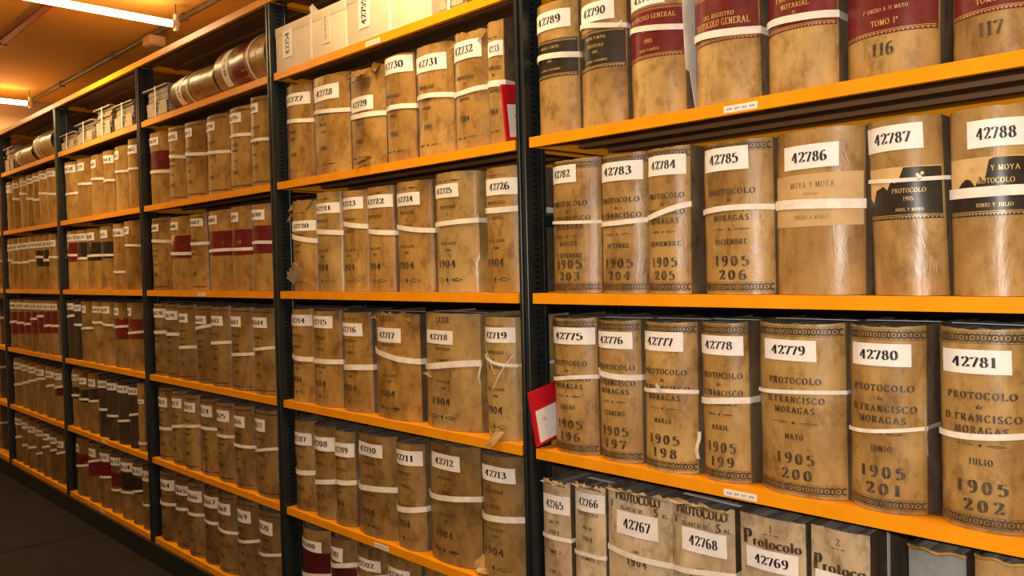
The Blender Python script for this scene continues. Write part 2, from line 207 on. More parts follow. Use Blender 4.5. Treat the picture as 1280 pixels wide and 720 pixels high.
# ------------------------------------------------------------------ materials
def mat(name, col, rough=0.6, metal=0.0, spec=0.5, build=None):
    m = bpy.data.materials.new(name); m.use_nodes = True
    nt = m.node_tree; b = nt.nodes['Principled BSDF']
    b.inputs['Base Color'].default_value = (*col, 1); b.inputs['Roughness'].default_value = rough
    b.inputs['Metallic'].default_value = metal; b.inputs['Specular IOR Level'].default_value = spec
    if build: build(nt, b)
    return m
def N(nt, t, **k):
    n = nt.nodes.new(t)
    for a, v in k.items(): setattr(n, a, v)
    return n
def coords(nt, scale=(1, 1, 1)):
    tc = N(nt, 'ShaderNodeTexCoord'); oi = N(nt, 'ShaderNodeObjectInfo'); mp = N(nt, 'ShaderNodeMapping')
    mul = N(nt, 'ShaderNodeVectorMath', operation='SCALE'); cmb = N(nt, 'ShaderNodeCombineXYZ')
    for i, s in enumerate((37.0, 11.0, 23.0)):
        mm = N(nt, 'ShaderNodeMath', operation='MULTIPLY'); mm.inputs[1].default_value = s
        nt.links.new(oi.outputs['Random'], mm.inputs[0]); nt.links.new(mm.outputs[0], cmb.inputs[i])
    nt.links.new(tc.outputs['Object'], mp.inputs['Vector']); nt.links.new(cmb.outputs[0], mp.inputs['Location'])
    mp.inputs['Scale'].default_value = scale
    return mp.outputs[0], oi.outputs['Random']
def noise(nt, vec, scale, detail=4, rough=.6, dist=0):
    n = N(nt, 'ShaderNodeTexNoise'); n.inputs['Scale'].default_value = scale; n.inputs['Detail'].default_value = detail
    n.inputs['Roughness'].default_value = rough; n.inputs['Distortion'].default_value = dist
    nt.links.new(vec, n.inputs['Vector']); return n.outputs['Fac']
def ramp(nt, fac, stops):
    r = N(nt, 'ShaderNodeValToRGB'); e = r.color_ramp.elements
    e[0].position, e[0].color = stops[0][0], (*stops[0][1], 1); e[1].position, e[1].color = stops[-1][0], (*stops[-1][1], 1)
    for p, c in stops[1:-1]:
        x = e.new(p); x.color = (*c, 1)
    nt.links.new(fac, r.inputs[0]); return r.outputs[0]
def mix(nt, a, b, fac, mode='MIX'):
    m = N(nt, 'ShaderNodeMix', data_type='RGBA', blend_type=mode)
    if isinstance(fac, float): m.inputs[0].default_value = fac
    else: nt.links.new(fac, m.inputs[0])
    for s, v in ((6, a), (7, b)):
        if isinstance(v, tuple): m.inputs[s].default_value = (*v, 1)
        else: nt.links.new(v, m.inputs[s])
    return m.outputs[2]
def bump(nt, b, h, strength, dist=.001):
    bp = N(nt, 'ShaderNodeBump'); bp.inputs['Strength'].default_value = strength; bp.inputs['Distance'].default_value = dist
    nt.links.new(h, bp.inputs['Height']); nt.links.new(bp.outputs[0], b.inputs['Normal'])
def vellum(dark, mid, light, stain=.6, r0=.24, r1=.52, hue=.5):
    def f(nt, b):
        v, rnd = coords(nt, (1, 1, .6))
        n1 = noise(nt, v, 9, 6, .62, .6); n2 = noise(nt, v, 34, 5, .7); n3 = noise(nt, v, 3.5, 3, .5)
        base = ramp(nt, n1, [(.28, dark), (.5, mid), (.74, light)])
        sp = ramp(nt, n2, [(.36, (.42, .34, .25)), (.50, (1, 1, 1)), (.70, (1.18, 1.16, 1.1))])
        c = mix(nt, base, sp, stain, 'MULTIPLY')
        big = ramp(nt, n3, [(.35, (.62, .55, .48)), (.55, (1, 1, 1))])
        c = mix(nt, c, big, .6, 'MULTIPLY')
        rr = ramp(nt, rnd, [(0, (.80, .76, .72)), (.5, (1, 1, 1)), (1, (1.08, 1.12, 1.14))])
        c = mix(nt, c, rr, hue, 'MULTIPLY')
        nt.links.new(c, b.inputs['Base Color'])
        mr = N(nt, 'ShaderNodeMapRange'); mr.inputs[3].default_value = r0; mr.inputs[4].default_value = r1
        nt.links.new(n2, mr.inputs[0]); nt.links.new(mr.outputs[0], b.inputs['Roughness'])
        vs, _ = coords(nt, (1, 1, .25))
        n4 = noise(nt, vs, 22, 5, .6, 1.0)
        bump(nt, b, n4, .5, .004)
    return f
MV = {}
MV['v'] = mat('vellum_tan', (.4, .25, .1), build=vellum((.25, .135, .04), (.41, .26, .088), (.56, .40, .165)))
MV['w'] = mat('vellum_smooth', (.4, .25, .1), build=vellum((.27, .15, .05), (.39, .245, .086), (.50, .35, .145), .5, .26, .45))
MV['o'] = mat('vellum_ochre', (.4, .25, .1), spec=.3, build=vellum((.22, .115, .03), (.38, .225, .065), (.52, .345, .12)))
MV['p'] = mat('vellum_pale', (.4, .25, .1), build=vellum((.27, .17, .06), (.42, .29, .11), (.57, .43, .2), .5, .2, .42))
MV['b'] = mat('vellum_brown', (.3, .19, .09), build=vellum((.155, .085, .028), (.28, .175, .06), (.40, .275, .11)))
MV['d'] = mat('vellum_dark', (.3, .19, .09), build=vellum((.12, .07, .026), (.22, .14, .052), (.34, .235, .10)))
MV['g'] = mat('parchment_pale', (.5, .4, .28), build=vellum((.36, .27, .165), (.54, .43, .285), (.68, .58, .42), .6, .45, .7))
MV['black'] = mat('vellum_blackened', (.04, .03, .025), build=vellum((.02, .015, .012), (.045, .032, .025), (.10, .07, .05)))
MV['blue'] = mat('cloth_blue_grey', (.2, .24, .27), build=vellum((.20, .235, .255), (.27, .31, .33), (.33, .37, .39), .2, .6, .8))
MV['tan'] = mat('vellum_straw', (.5, .33, .14), build=vellum((.38, .23, .09), (.52, .34, .14), (.62, .43, .2)))
def pages_fn(nt, b):
    tc = N(nt, 'ShaderNodeTexCoord'); mp = N(nt, 'ShaderNodeMapping'); mp.inputs['Scale'].default_value = (420, 3, 3)
    nt.links.new(tc.outputs['Object'], mp.inputs['Vector']); n = noise(nt, mp.outputs[0], 1, 3, .7)
    v, _ = coords(nt, (1, 1, 1)); n2 = noise(nt, v, 14, 4)
    c = ramp(nt, n, [(.3, (.12, .105, .09)), (.6, (.30, .27, .23)), (.8, (.45, .40, .34))])
    c = mix(nt, c, ramp(nt, n2, [(.35, (.5, .48, .45)), (.65, (1.1, 1.05, 1))]), .7, 'MULTIPLY')
    nt.links.new(c, b.inputs['Base Color']); bump(nt, b, n, .6, .001)
BOARD = mat('board_brown_grey', (.15, .11, .07), .6, build=vellum((.06, .042, .026), (.115, .082, .05), (.19, .14, .09), .6, .4, .7))  # boards in a darker brown-grey than the spine
PAGES = mat('page_edges', (.25, .22, .18), .85, build=pages_fn)
def paper_fn(a, c_, s=60):
    def f(nt, b):
        v, _ = coords(nt); n = noise(nt, v, s, 4)
        nt.links.new(ramp(nt, n, [(.3, a), (.7, c_)]), b.inputs['Base Color'])
    return f
PAPER = mat('label_paper', (.8, .78, .74), .55, build=paper_fn((.78, .76, .75), (.88, .86, .85)))
RIBBON = mat('cotton_tape', (.8, .78, .74), .8, build=paper_fn((.68, .64, .58), (.86, .83, .78), 45))
def ink_fn(a, c_):
    def f(nt, b):
        v, _ = coords(nt); n = noise(nt, v, 70, 4, .7)
        nt.links.new(ramp(nt, n, [(.38, a), (.72, c_)]), b.inputs['Base Color'])
    return f
INK = mat('black_print', (.015, .013, .012), .5)
INKSP = mat('stencil_ink', (.05, .035, .02), .5, build=ink_fn((.025, .018, .012), (.15, .09, .04)))
INKFADE = mat('faded_ink', (.12, .07, .03), .55, build=ink_fn((.035, .02, .01), (.15, .085, .032)))
GILT = mat('gilt_lettering', (.62, .42, .16), .4, .3)
def leather(a, c_):
    def f(nt, b):
        v, _ = coords(nt); n = noise(nt, v, 40, 6, .7)
        nt.links.new(ramp(nt, n, [(.3, a), (.66, c_), (.85, tuple(min(1, x * 1.6 + .03) for x in c_))]), b.inputs['Base Color'])
        bump(nt, b, n, .3, .001)
    return f
PANEL = {'red': mat('red_leather', (.2, .01, .015), .35, build=leather((.085, .005, .008), (.165, .009, .014))),
         'dred': mat('dark_red_leather', (.1, .01, .015), .4, build=leather((.045, .005, .007), (.09, .008, .011))),
         'black': mat('black_leather', (.02, .02, .015), .38, build=leather((.010, .008, .005), (.024, .019, .012))),
         'paper': mat('aged_paper_panel', (.5, .36, .18), .6, build=paper_fn((.47, .31, .13), (.58, .41, .20), 25)),
         'yellow': mat('bared_parchment', (.6, .42, .18), .6, build=paper_fn((.52, .34, .13), (.66, .46, .21), 25))}
def orange_fn(nt, b):
    tc = N(nt, 'ShaderNodeTexCoord'); n = noise(nt, tc.outputs['Object'], 9, 5, .6)
    nt.links.new(ramp(nt, n, [(.3, (.76, .285, .006)), (.7, (.86, .345, .010))]), b.inputs['Base Color'])
    n2 = noise(nt, tc.outputs['Object'], 300, 2)
    bump(nt, b, n2, .08, .0005)
ORANGE = mat('orange_enamel', (.8, .32, .01), .36, spec=.14, build=orange_fn)
def dark_fn(nt, b):
    tc = N(nt, 'ShaderNodeTexCoord'); n = noise(nt, tc.outputs['Object'], 12, 4)
    nt.links.new(ramp(nt, n, [(.3, (.008, .011, .012)), (.7, (.016, .021, .022))]), b.inputs['Base Color'])
STEEL = mat('dark_enamel', (.02, .024, .024), .36, build=dark_fn)
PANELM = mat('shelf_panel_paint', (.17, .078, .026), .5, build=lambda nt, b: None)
DARKIN = mat('slot_lip', (.16, .17, .17), .4, .5)
def plaster(a, c_, s=1.2):
    def f(nt, b):
        tc = N(nt, 'ShaderNodeTexCoord'); n = noise(nt, tc.outputs['Object'], s, 6, .6)
        nt.links.new(ramp(nt, n, [(.3, a), (.7, c_)]), b.inputs['Base Color'])
        n2 = noise(nt, tc.outputs['Object'], 60, 4); bump(nt, b, n2, .2, .002)
    return f
CEIL = mat('ceiling_bounce_orange', (.6, .3, .08), .8, build=plaster((.74, .42, .06), (.84, .50, .085)))  # orange light bounced off the shelf tops is put into this colour
WALL = mat('wall_paint', (.5, .33, .16), .8, build=plaster((.42, .28, .13), (.52, .35, .18)))
def floor_fn(nt, b):
    tc = N(nt, 'ShaderNodeTexCoord'); n = noise(nt, tc.outputs['Object'], 5, 8, .7); n2 = noise(nt, tc.outputs['Object'], 60, 4, .7)
    c = ramp(nt, n, [(.3, (.009, .006, .0045)), (.7, (.021, .014, .010))])
    c = mix(nt, c, ramp(nt, n2, [(.4, (.7, .7, .7)), (.6, (1, 1, 1))]), .6, 'MULTIPLY')
    nt.links.new(c, b.inputs['Base Color']); bump(nt, b, n2, .3, .002)
FLOOR = mat('dark_floor', (.05, .04, .03), .75, spec=.15, build=floor_fn)
CREAM = mat('cream_card', (.75, .64, .46), .6, build=paper_fn((.70, .61, .46), (.79, .71, .56), 8))
RED = mat('red_card', (.55, .01, .02), .35)
GREYCARD = mat('grey_board', (.3, .25, .18), .7, build=paper_fn((.20, .16, .11), (.36, .29, .2), 20))
PRINTED = mat('printed_label', (.6, .5, .36), .6, build=paper_fn((.30, .25, .17), (.55, .47, .34), 60))
PIPE = mat('red_pipe', (.30, .035, .025), .4)
CONDUIT = mat('grey_conduit', (.16, .11, .07), .5)
JBOX = mat('beige_plastic', (.6, .4, .2), .5)
CAPM = mat('white_plastic', (.75, .7, .62), .4)
TUBE = bpy.data.materials.new('fluorescent_glow'); TUBE.use_nodes = True
_b = TUBE.node_tree.nodes['Principled BSDF']; _b.inputs['Emission Color'].default_value = (1, .80, .45, 1); _b.inputs['Emission Strength'].default_value = 12

# ------------------------------------------------------------------ mesh helpers
def link(name, me, parent=None, m=None):
    o = bpy.data.objects.new(name, me); COL.objects.link(o)
    if parent: o.parent = parent
    if m: me.materials.append(m)
    return o
def mesh(name, V, Fc, parent=None, m=None, smooth=False, angle=40):
    me = bpy.data.meshes.new(name); me.from_pydata([tuple(v) for v in V], [], Fc); me.update()
    o = link(name, me, parent, m)
    if smooth:
        me.polygons.foreach_set('use_smooth', [True] * len(me.polygons))
        me.set_sharp_from_angle(angle=math.radians(angle))
    return o
class MB:
    def __init__(s): s.V = []; s.F = []
    def add(s, V, F):
        n = len(s.V); s.V += [tuple(v) for v in V]; s.F += [tuple(i + n for i in f) for f in F]
    def box(s, x0, x1, y0, y1, z0, z1, bev=0):
        if bev <= 0:
            s.add([(x, y, z) for x in (x0, x1) for y in (y0, y1) for z in (z0, z1)],
                  [(0, 1, 3, 2), (4, 6, 7, 5), (0, 4, 5, 1), (2, 3, 7, 6), (0, 2, 6, 4), (1, 5, 7, 3)]); return
        bm = bmesh.new(); bmesh.ops.create_cube(bm, size=1)
        for v in bm.verts: v.co = Vector((x0 + (v.co.x + .5) * (x1 - x0), y0 + (v.co.y + .5) * (y1 - y0), z0 + (v.co.z + .5) * (z1 - z0)))
        bmesh.ops.bevel(bm, geom=bm.edges[:], offset=bev, segments=2, affect='EDGES', profile=.6)
        bm.verts.index_update(); s.add([v.co for v in bm.verts], [[v.index for v in f.verts] for f in bm.faces]); bm.free()
    def tube(s, p, q, r, n=12, cap=True):
        p, q = Vector(p), Vector(q); d = (q - p).normalized(); a = d.orthogonal().normalized(); b = d.cross(a)
        V = [c + a * math.cos(t) * r + b * math.sin(t) * r for c in (p, q) for t in [2 * math.pi * i / n for i in range(n)]]
        Fc = [(i, (i + 1) % n, n + (i + 1) % n, n + i) for i in range(n)]
        if cap: Fc += [tuple(range(n))[::-1], tuple(range(n, 2 * n))]
        s.add(V, Fc)
    def build(s, name, m, parent=None, smooth=False, angle=40): return mesh(name, s.V, s.F, parent, m, smooth, angle)
def empty(name, loc, label, cat, group=None, rot=None):
    o = bpy.data.objects.new(name, None); COL.objects.link(o); o.location = loc; o.empty_display_size = .05
    if rot: o.rotation_euler = rot
    return tag(o, label, cat, group)
def tag(o, label, cat, group=None):
    o['label'] = label; o['category'] = cat
    if group: o['group'] = group
    return o
def structure(o): o['kind'] = 'structure'; return o

# ------------------------------------------------------------------ stroke lettering
def ell(cx, cy, rx, ry, n=14): return ('c', [(cx + rx * math.cos(2 * math.pi * i / n + .3), cy + ry * math.sin(2 * math.pi * i / n + .3)) for i in range(n + 1)])
def L(*p): return ('l', list(p))
def Q(*p): return ('s', list(p))
def S(x0, x1, y): return ('f', [(x0, y), (x1, y)])       # thin serif
def stem(x, y0=0, y1=1): return [L((x, y0), (x, y1)), S(x - .13, x + .13, y0 + .02), S(x - .13, x + .13, y1 - .02)]
G = {
'0': (.62, [ell(.3, .5, .22, .48)]),
'1': (.46, [L((.24, 0), (.24, 1)), S(.06, .42, .02), L((.24, .97), (.08, .86))]),
'2': (.60, [Q((.08, .76), (.16, .95), (.32, .98), (.47, .86), (.46, .66), (.30, .36), (.08, .06)), L((.06, .05), (.52, .05)), L((.52, .05), (.54, .24))]),
'3': (.58, [Q((.08, .84), (.22, .98), (.40, .93), (.44, .74), (.34, .57), (.2, .53)), Q((.2, .53), (.40, .50), (.50, .30), (.42, .08), (.22, .0), (.06, .15))]),
'4': (.62, [L((.42, 1), (.42, 0)), L((.40, .98), (.04, .30)), L((.04, .28), (.58, .28)), S(.28, .56, .02)]),
'5': (.58, [L((.14, .95), (.48, .95)), L((.14, .95), (.11, .54)), Q((.11, .54), (.28, .62), (.44, .52), (.49, .30), (.40, .07), (.22, 0), (.06, .13))]),
'6': (.60, [Q((.46, .92), (.30, .98), (.13, .76), (.08, .42), (.14, .1), (.30, 0), (.46, .12), (.49, .33), (.40, .53), (.24, .55), (.10, .38))]),
'7': (.56, [L((.06, .95), (.52, .95)), L((.52, .95), (.20, 0)), L((.06, .95), (.06, .78))]),
'8': (.60, [ell(.3, .75, .17, .22, 10), ell(.3, .27, .21, .26, 10)]),
'9': (.60, [Q((.13, .08), (.30, .02), (.46, .24), (.51, .58), (.45, .9), (.30, 1), (.13, .88), (.10, .67), (.19, .47), (.35, .45), (.49, .62))]),
'A': (.78, [L((.1, 0), (.38, 1)), L((.38, 1), (.66, 0)), L((.2, .34), (.56, .34)), S(0, .2, .02), S(.54, .78, .02)]),
'B': (.66, stem(.16) + [Q((.16, .97), (.44, .97), (.52, .77), (.42, .56), (.16, .53)), Q((.16, .53), (.5, .52), (.6, .28), (.48, .05), (.16, .03))]),
'C': (.70, [Q((.60, .8), (.48, .97), (.30, .97), (.10, .75), (.07, .45), (.18, .1), (.38, .0), (.56, .08), (.62, .24))]),
'D': (.74, stem(.16) + [Q((.16, .97), (.42, .96), (.62, .75), (.64, .45), (.56, .15), (.40, .03), (.16, .03))]),
'E': (.64, stem(.16) + [L((.16, .97), (.54, .97)), L((.54, .97), (.56, .8)), L((.16, .52), (.42, .52)), L((.16, .03), (.56, .03)), L((.56, .03), (.6, .22))]),
'F': (.60, stem(.16) + [L((.16, .97), (.54, .97)), L((.54, .97), (.56, .8)), L((.16, .52), (.42, .52))]),
'G': (.76, [Q((.60, .8), (.48, .97), (.30, .97), (.10, .75), (.07, .45), (.18, .1), (.38, .0), (.56, .1), (.60, .2)), L((.6, .42), (.6, .04)), S(.46, .7, .42)]),
'H': (.78, stem(.16) + stem(.6) + [L((.16, .52), (.6, .52))]),
'I': (.34, stem(.17)),
'J': (.48, [L((.3, 1), (.3, .2)), Q((.3, .2), (.22, .02), (.06, .06)), S(.17, .43, .98)]),
'L': (.60, stem(.16) + [L((.16, .03), (.54, .03)), L((.54, .03), (.57, .24))]),
'M': (.92, [L((.16, 0), (.16, 1)), L((.16, 1), (.45, .08)), L((.45, .08), (.74, 1)), L((.74, 1), (.74, 0)), S(.04, .28, .02), S(.6, .88, .02), S(.04, .2, .98), S(.7, .86, .98)]),
'N': (.80, [L((.16, 0), (.16, 1)), L((.16, 1), (.62, 0)), L((.62, 0), (.62, 1)), S(.04, .28, .02), S(.5, .74, .98), S(.04, .2, .98)]),
'O': (.76, [ell(.37, .5, .30, .48)]),
'P': (.64, stem(.16) + [Q((.16, .97), (.44, .97), (.55, .75), (.44, .5), (.16, .47))]),
'R': (.72, stem(.16) + [Q((.16, .97), (.44, .97), (.53, .76), (.44, .54), (.16, .51)), L((.36, .52), (.62, .02)), S(.56, .72, .02)]),
'S': (.56, [Q((.46, .82), (.34, .98), (.18, .93), (.10, .75), (.22, .56), (.40, .42), (.48, .24), (.38, .05), (.2, .01), (.07, .18))]),
'T': (.70, [L((.35, 0), (.35, 1)), S(.22, .48, .02), L((.06, .97), (.64, .97)), L((.06, .97), (.04, .78)), L((.64, .97), (.66, .78))]),
'U': (.74, [Q((.16, 1), (.16, .5), (.20, .1), (.38, .0), (.56, .12), (.60, .5), (.60, 1)), S(.04, .28, .98), S(.5, .7, .98)]),
'V': (.74, [L((.1, 1), (.38, 0)), L((.38, 0), (.64, 1)), S(0, .22, .98), S(.54, .74, .98)]),
'X': (.72, [L((.12, 1), (.6, 0)), L((.58, 1), (.12, 0)), S(.02, .24, .98), S(.48, .68, .98), S(.02, .22, .02), S(.48, .72, .02)]),
'Y': (.72, [L((.1, 1), (.36, .48)), L((.36, .48), (.6, 1)), L((.36, .48), (.36, 0)), S(0, .22, .98), S(.5, .7, .98), S(.24, .48, .02)]),
'Z': (.62, [L((.08, .97), (.54, .97)), L((.54, .97), (.08, .03)), L((.08, .03), (.56, .03))]),
'r': (.42, [L((.14, 0), (.14, .62)), Q((.14, .42), (.24, .6), (.38, .58)), S(.04, .24, .02)]),
'o': (.52, [ell(.26, .31, .19, .30, 10)]),
't': (.36, [L((.17, .9), (.17, .08)), Q((.17, .1), (.24, .0), (.34, .08)), S(.04, .32, .62)]),
'c': (.46, [Q((.40, .48), (.28, .62), (.12, .5), (.08, .28), (.18, .04), (.32, .01), (.42, .14))]),
'l': (.28, [L((.14, 0), (.14, 1)), S(.04, .24, .02), S(.04, .16, .98)]),
'd': (.54, [L((.42, 0), (.42, 1)), ell(.26, .3, .17, .28, 10), S(.42, .52, .02)]),
'e': (.48, [Q((.1, .34), (.40, .36), (.34, .58), (.22, .61), (.10, .46), (.09, .22), (.2, .02), (.34, .02), (.42, .14))]),
'n': (.56, [L((.12, 0), (.12, .62)), Q((.12, .42), (.26, .62), (.40, .5), (.42, 0)), S(.03, .22, .02), S(.33, .52, .02)]),
'a': (.48, [Q((.10, .5), (.22, .62), (.36, .52), (.36, 0)), ell(.22, .18, .13, .17, 8)]),
'.': (.24, [L((.1, .0), (.1, .13))]),
'º': (.36, [ell(.17, .8, .11, .17, 8)]),
' ': (.40, []),
}
def smoothpts(p, k=3):
    out = []
    n = len(p)
    for i in range(n - 1):
        a, b, c, d = p[max(i - 1, 0)], p[i], p[i + 1], p[min(i + 2, n - 1)]
        for j in range(k):
            t = j / k; t2 = t * t; t3 = t2 * t
            out.append(tuple(.5 * (2 * b[q] + (c[q] - a[q]) * t + (2 * a[q] - 5 * b[q] + 4 * c[q] - d[q]) * t2 + (3 * b[q] - a[q] - 3 * c[q] + d[q]) * t3) for q in (0, 1)))
    out.append(p[-1]); return out
NIB = math.radians(12)
def glyph_quads(ch, thick=.17, thin=.05, lod=3):
    wd, st = G.get(ch, G[' '])
    quads = []
    for kind, pts in st:
        if kind == 's': pts = smoothpts(pts, lod)
        prev = None
        for i, (x, y) in enumerate(pts):
            a = pts[max(i - 1, 0)]; b = pts[min(i + 1, len(pts) - 1)]
            dx, dy = b[0] - a[0], b[1] - a[1]; l = math.hypot(dx, dy) or 1
            t = thin if kind == 'f' else max(thin, thick * abs(math.sin(math.atan2(dy, dx) - NIB)))
            nx, ny = -dy / l * t / 2, dx / l * t / 2
            cur = ((x + nx, y + ny), (x - nx, y - ny))
            if prev: quads.append((prev[0], prev[1], cur[1], cur[0]))
            prev = cur
    return wd, quads
_gc = {}
def text_quads(s, thick=.17, thin=.05, lod=3, track=.08):
    x = 0; out = []
    for ch in s:
        k = (ch, thick, thin, lod)
        if k not in _gc: _gc[k] = glyph_quads(*k)
        wd, q = _gc[k]
        for f in q: out.append([(px + x, py) for px, py in f])
        x += wd + track
    return x - track, out
def put_text(mb, s, mp, cx, z, h, maxw, thick=.17, thin=.05, lod=3, track=.08, fixw=None, rot=False):
    """mp maps (x, z) of the surface to a 3D point; text is centred at cx with its baseline at z"""
    W, qs = text_quads(s, thick, thin, lod, track)
    sx = h * .95
    if W * sx > maxw: sx = maxw / W
    if fixw: sx = fixw / W
    for f in qs:
        if rot: P = [mp(cx - (py - .5) * h, z + (px - W / 2) * sx) for px, py in f]
        else: P = [mp(cx + (px - W / 2) * sx, z + py * h) for px, py in f]
        mb.add(P, [(0, 1, 2, 3)])
def diamond(mb, mp, cx, z, w, h):
    mb.add([mp(cx - w / 2, z), mp(cx, z - h / 2), mp(cx + w / 2, z), mp(cx, z + h / 2)], [(0, 1, 2, 3)])
def rule(mb, mp, cx, z, w, h):
    diamond(mb, mp, cx - w * .3, z, w * .4, h); diamond(mb, mp, cx + w * .3, z, w * .4, h); diamond(mb, mp, cx, z, w * .1, h * 1.3)

# ------------------------------------------------------------------ the archive volume
class Spine:
    def __init__(s, w, h, bulge, yf, seed, amp, lean=0.0):
        s.w, s.h, s.b, s.yf, s.amp, s.lean = w, h, bulge, yf, amp, lean
        r = random.Random(seed); s.ph = [r.uniform(0, 6.28) for _ in range(8)]; s.p = r.uniform(2.1, 2.7)
    def __call__(s, x, z, off=0.0):
        t = max(-1, min(1, 2 * x / s.w)); a = abs(t)
        y = s.yf + s.b * a ** s.p
        fade = (1 - a ** 6)
        P = s.ph
        y += s.amp * fade * (math.sin(z * 31 + P[0] + 3 * t) + .6 * math.sin(z * 67 + P[1] - 5 * t) + .5 * math.sin(x * 90 + P[2] + z * 12))
        dy = s.b * s.p * a ** (s.p - 1) * (1 if t > 0 else -1) / (s.w / 2)
        l = math.hypot(dy, 1)
        return Vector((x + s.lean * z / s.h + off * dy / l, y - off / l, z))
def patch(mb, sp, x0, x1, zb, zt, off, nx=12, nz=3):
    """zb / zt : functions of parameter 0..1 across"""
    V = []; Fc = []
    for i in range(nx + 1):
        u = i / nx; x = x0 + (x1 - x0) * u
        for j in range(nz + 1):
            z = zb(u) + (zt(u) - zb(u)) * j / nz
            V.append(sp(x, z, off))
    for i in range(nx):
        for j in range(nz):
            a = i * (nz + 1) + j; Fc.append((a, a + nz + 1, a + nz + 2, a + 1))
    mb.add(V, Fc)
def strip_ribbon(path, wid, th=.0006):
    """path: list of (point, outward normal); a flat tape of width wid standing vertical"""
    V = []; Fc = []
    for p, n in path:
        for o, dz in ((0, -wid / 2), (0, wid / 2), (th, wid / 2), (th, -wid / 2)): V.append((p.x + n.x * o, p.y + n.y * o, p.z + dz))
    for i in range(len(path) - 1):
        for j in range(4): Fc.append((i * 4 + j, i * 4 + (j + 1) % 4, i * 4 + 4 + (j + 1) % 4, i * 4 + 4 + j))
    n = len(path) * 4; Fc += [(0, 1, 2, 3), (n - 4, n - 1, n - 2, n - 3)]
    return V, Fc
def flap(name, parent, m, o, a, b, curl, n=8, seed=0, th=.0008):
    """a torn sheet: starts on the edge o..o+a, runs along b and curls by vector curl; ragged far edge"""
    r = random.Random(seed); o, a, b, curl = Vector(o), Vector(a), Vector(b), Vector(curl)
    V = []; Fc = []; k = 5
    nrm = a.cross(b).normalized() * th
    for s_ in (0, 1):
        for i in range(n + 1):
            u = i / n; rg = 1 + (r.uniform(-.28, .2) if s_ == 0 else 0); 
            if s_ == 0: V_rg = rg; V.append(None); V.pop()
            for j in range(k + 1):
                t = j / k; f = V_rg if s_ == 0 else rgs[i]
                V.append(o + a * u + b * t * f + curl * (t * t) * f + Vector((0, 0, .0025)) * math.sin(u * 9 + t * 4 + seed) * t + nrm * s_)
            if s_ == 0:
                if i == 0: rgs = []
                rgs.append(V_rg)
    m1 = (n + 1) * (k + 1)
    for i in range(n):
        for j in range(k):
            q = i * (k + 1) + j
            Fc.append((q, q + 1, q + k + 2, q + k + 1)); Fc.append((m1 + q, m1 + q + k + 1, m1 + q + k + 2, m1 + q + 1))
    for i in range(n):
        q = i * (k + 1) + k; Fc.append((q, m1 + q, m1 + q + k + 1, q + k + 1))
    for e in (0, n):
        for j in range(k):
            q = e * (k + 1) + j; Fc.append((q, q + 1, m1 + q + 1, m1 + q))
    return mesh(name, V, Fc, parent, m, True, 60)

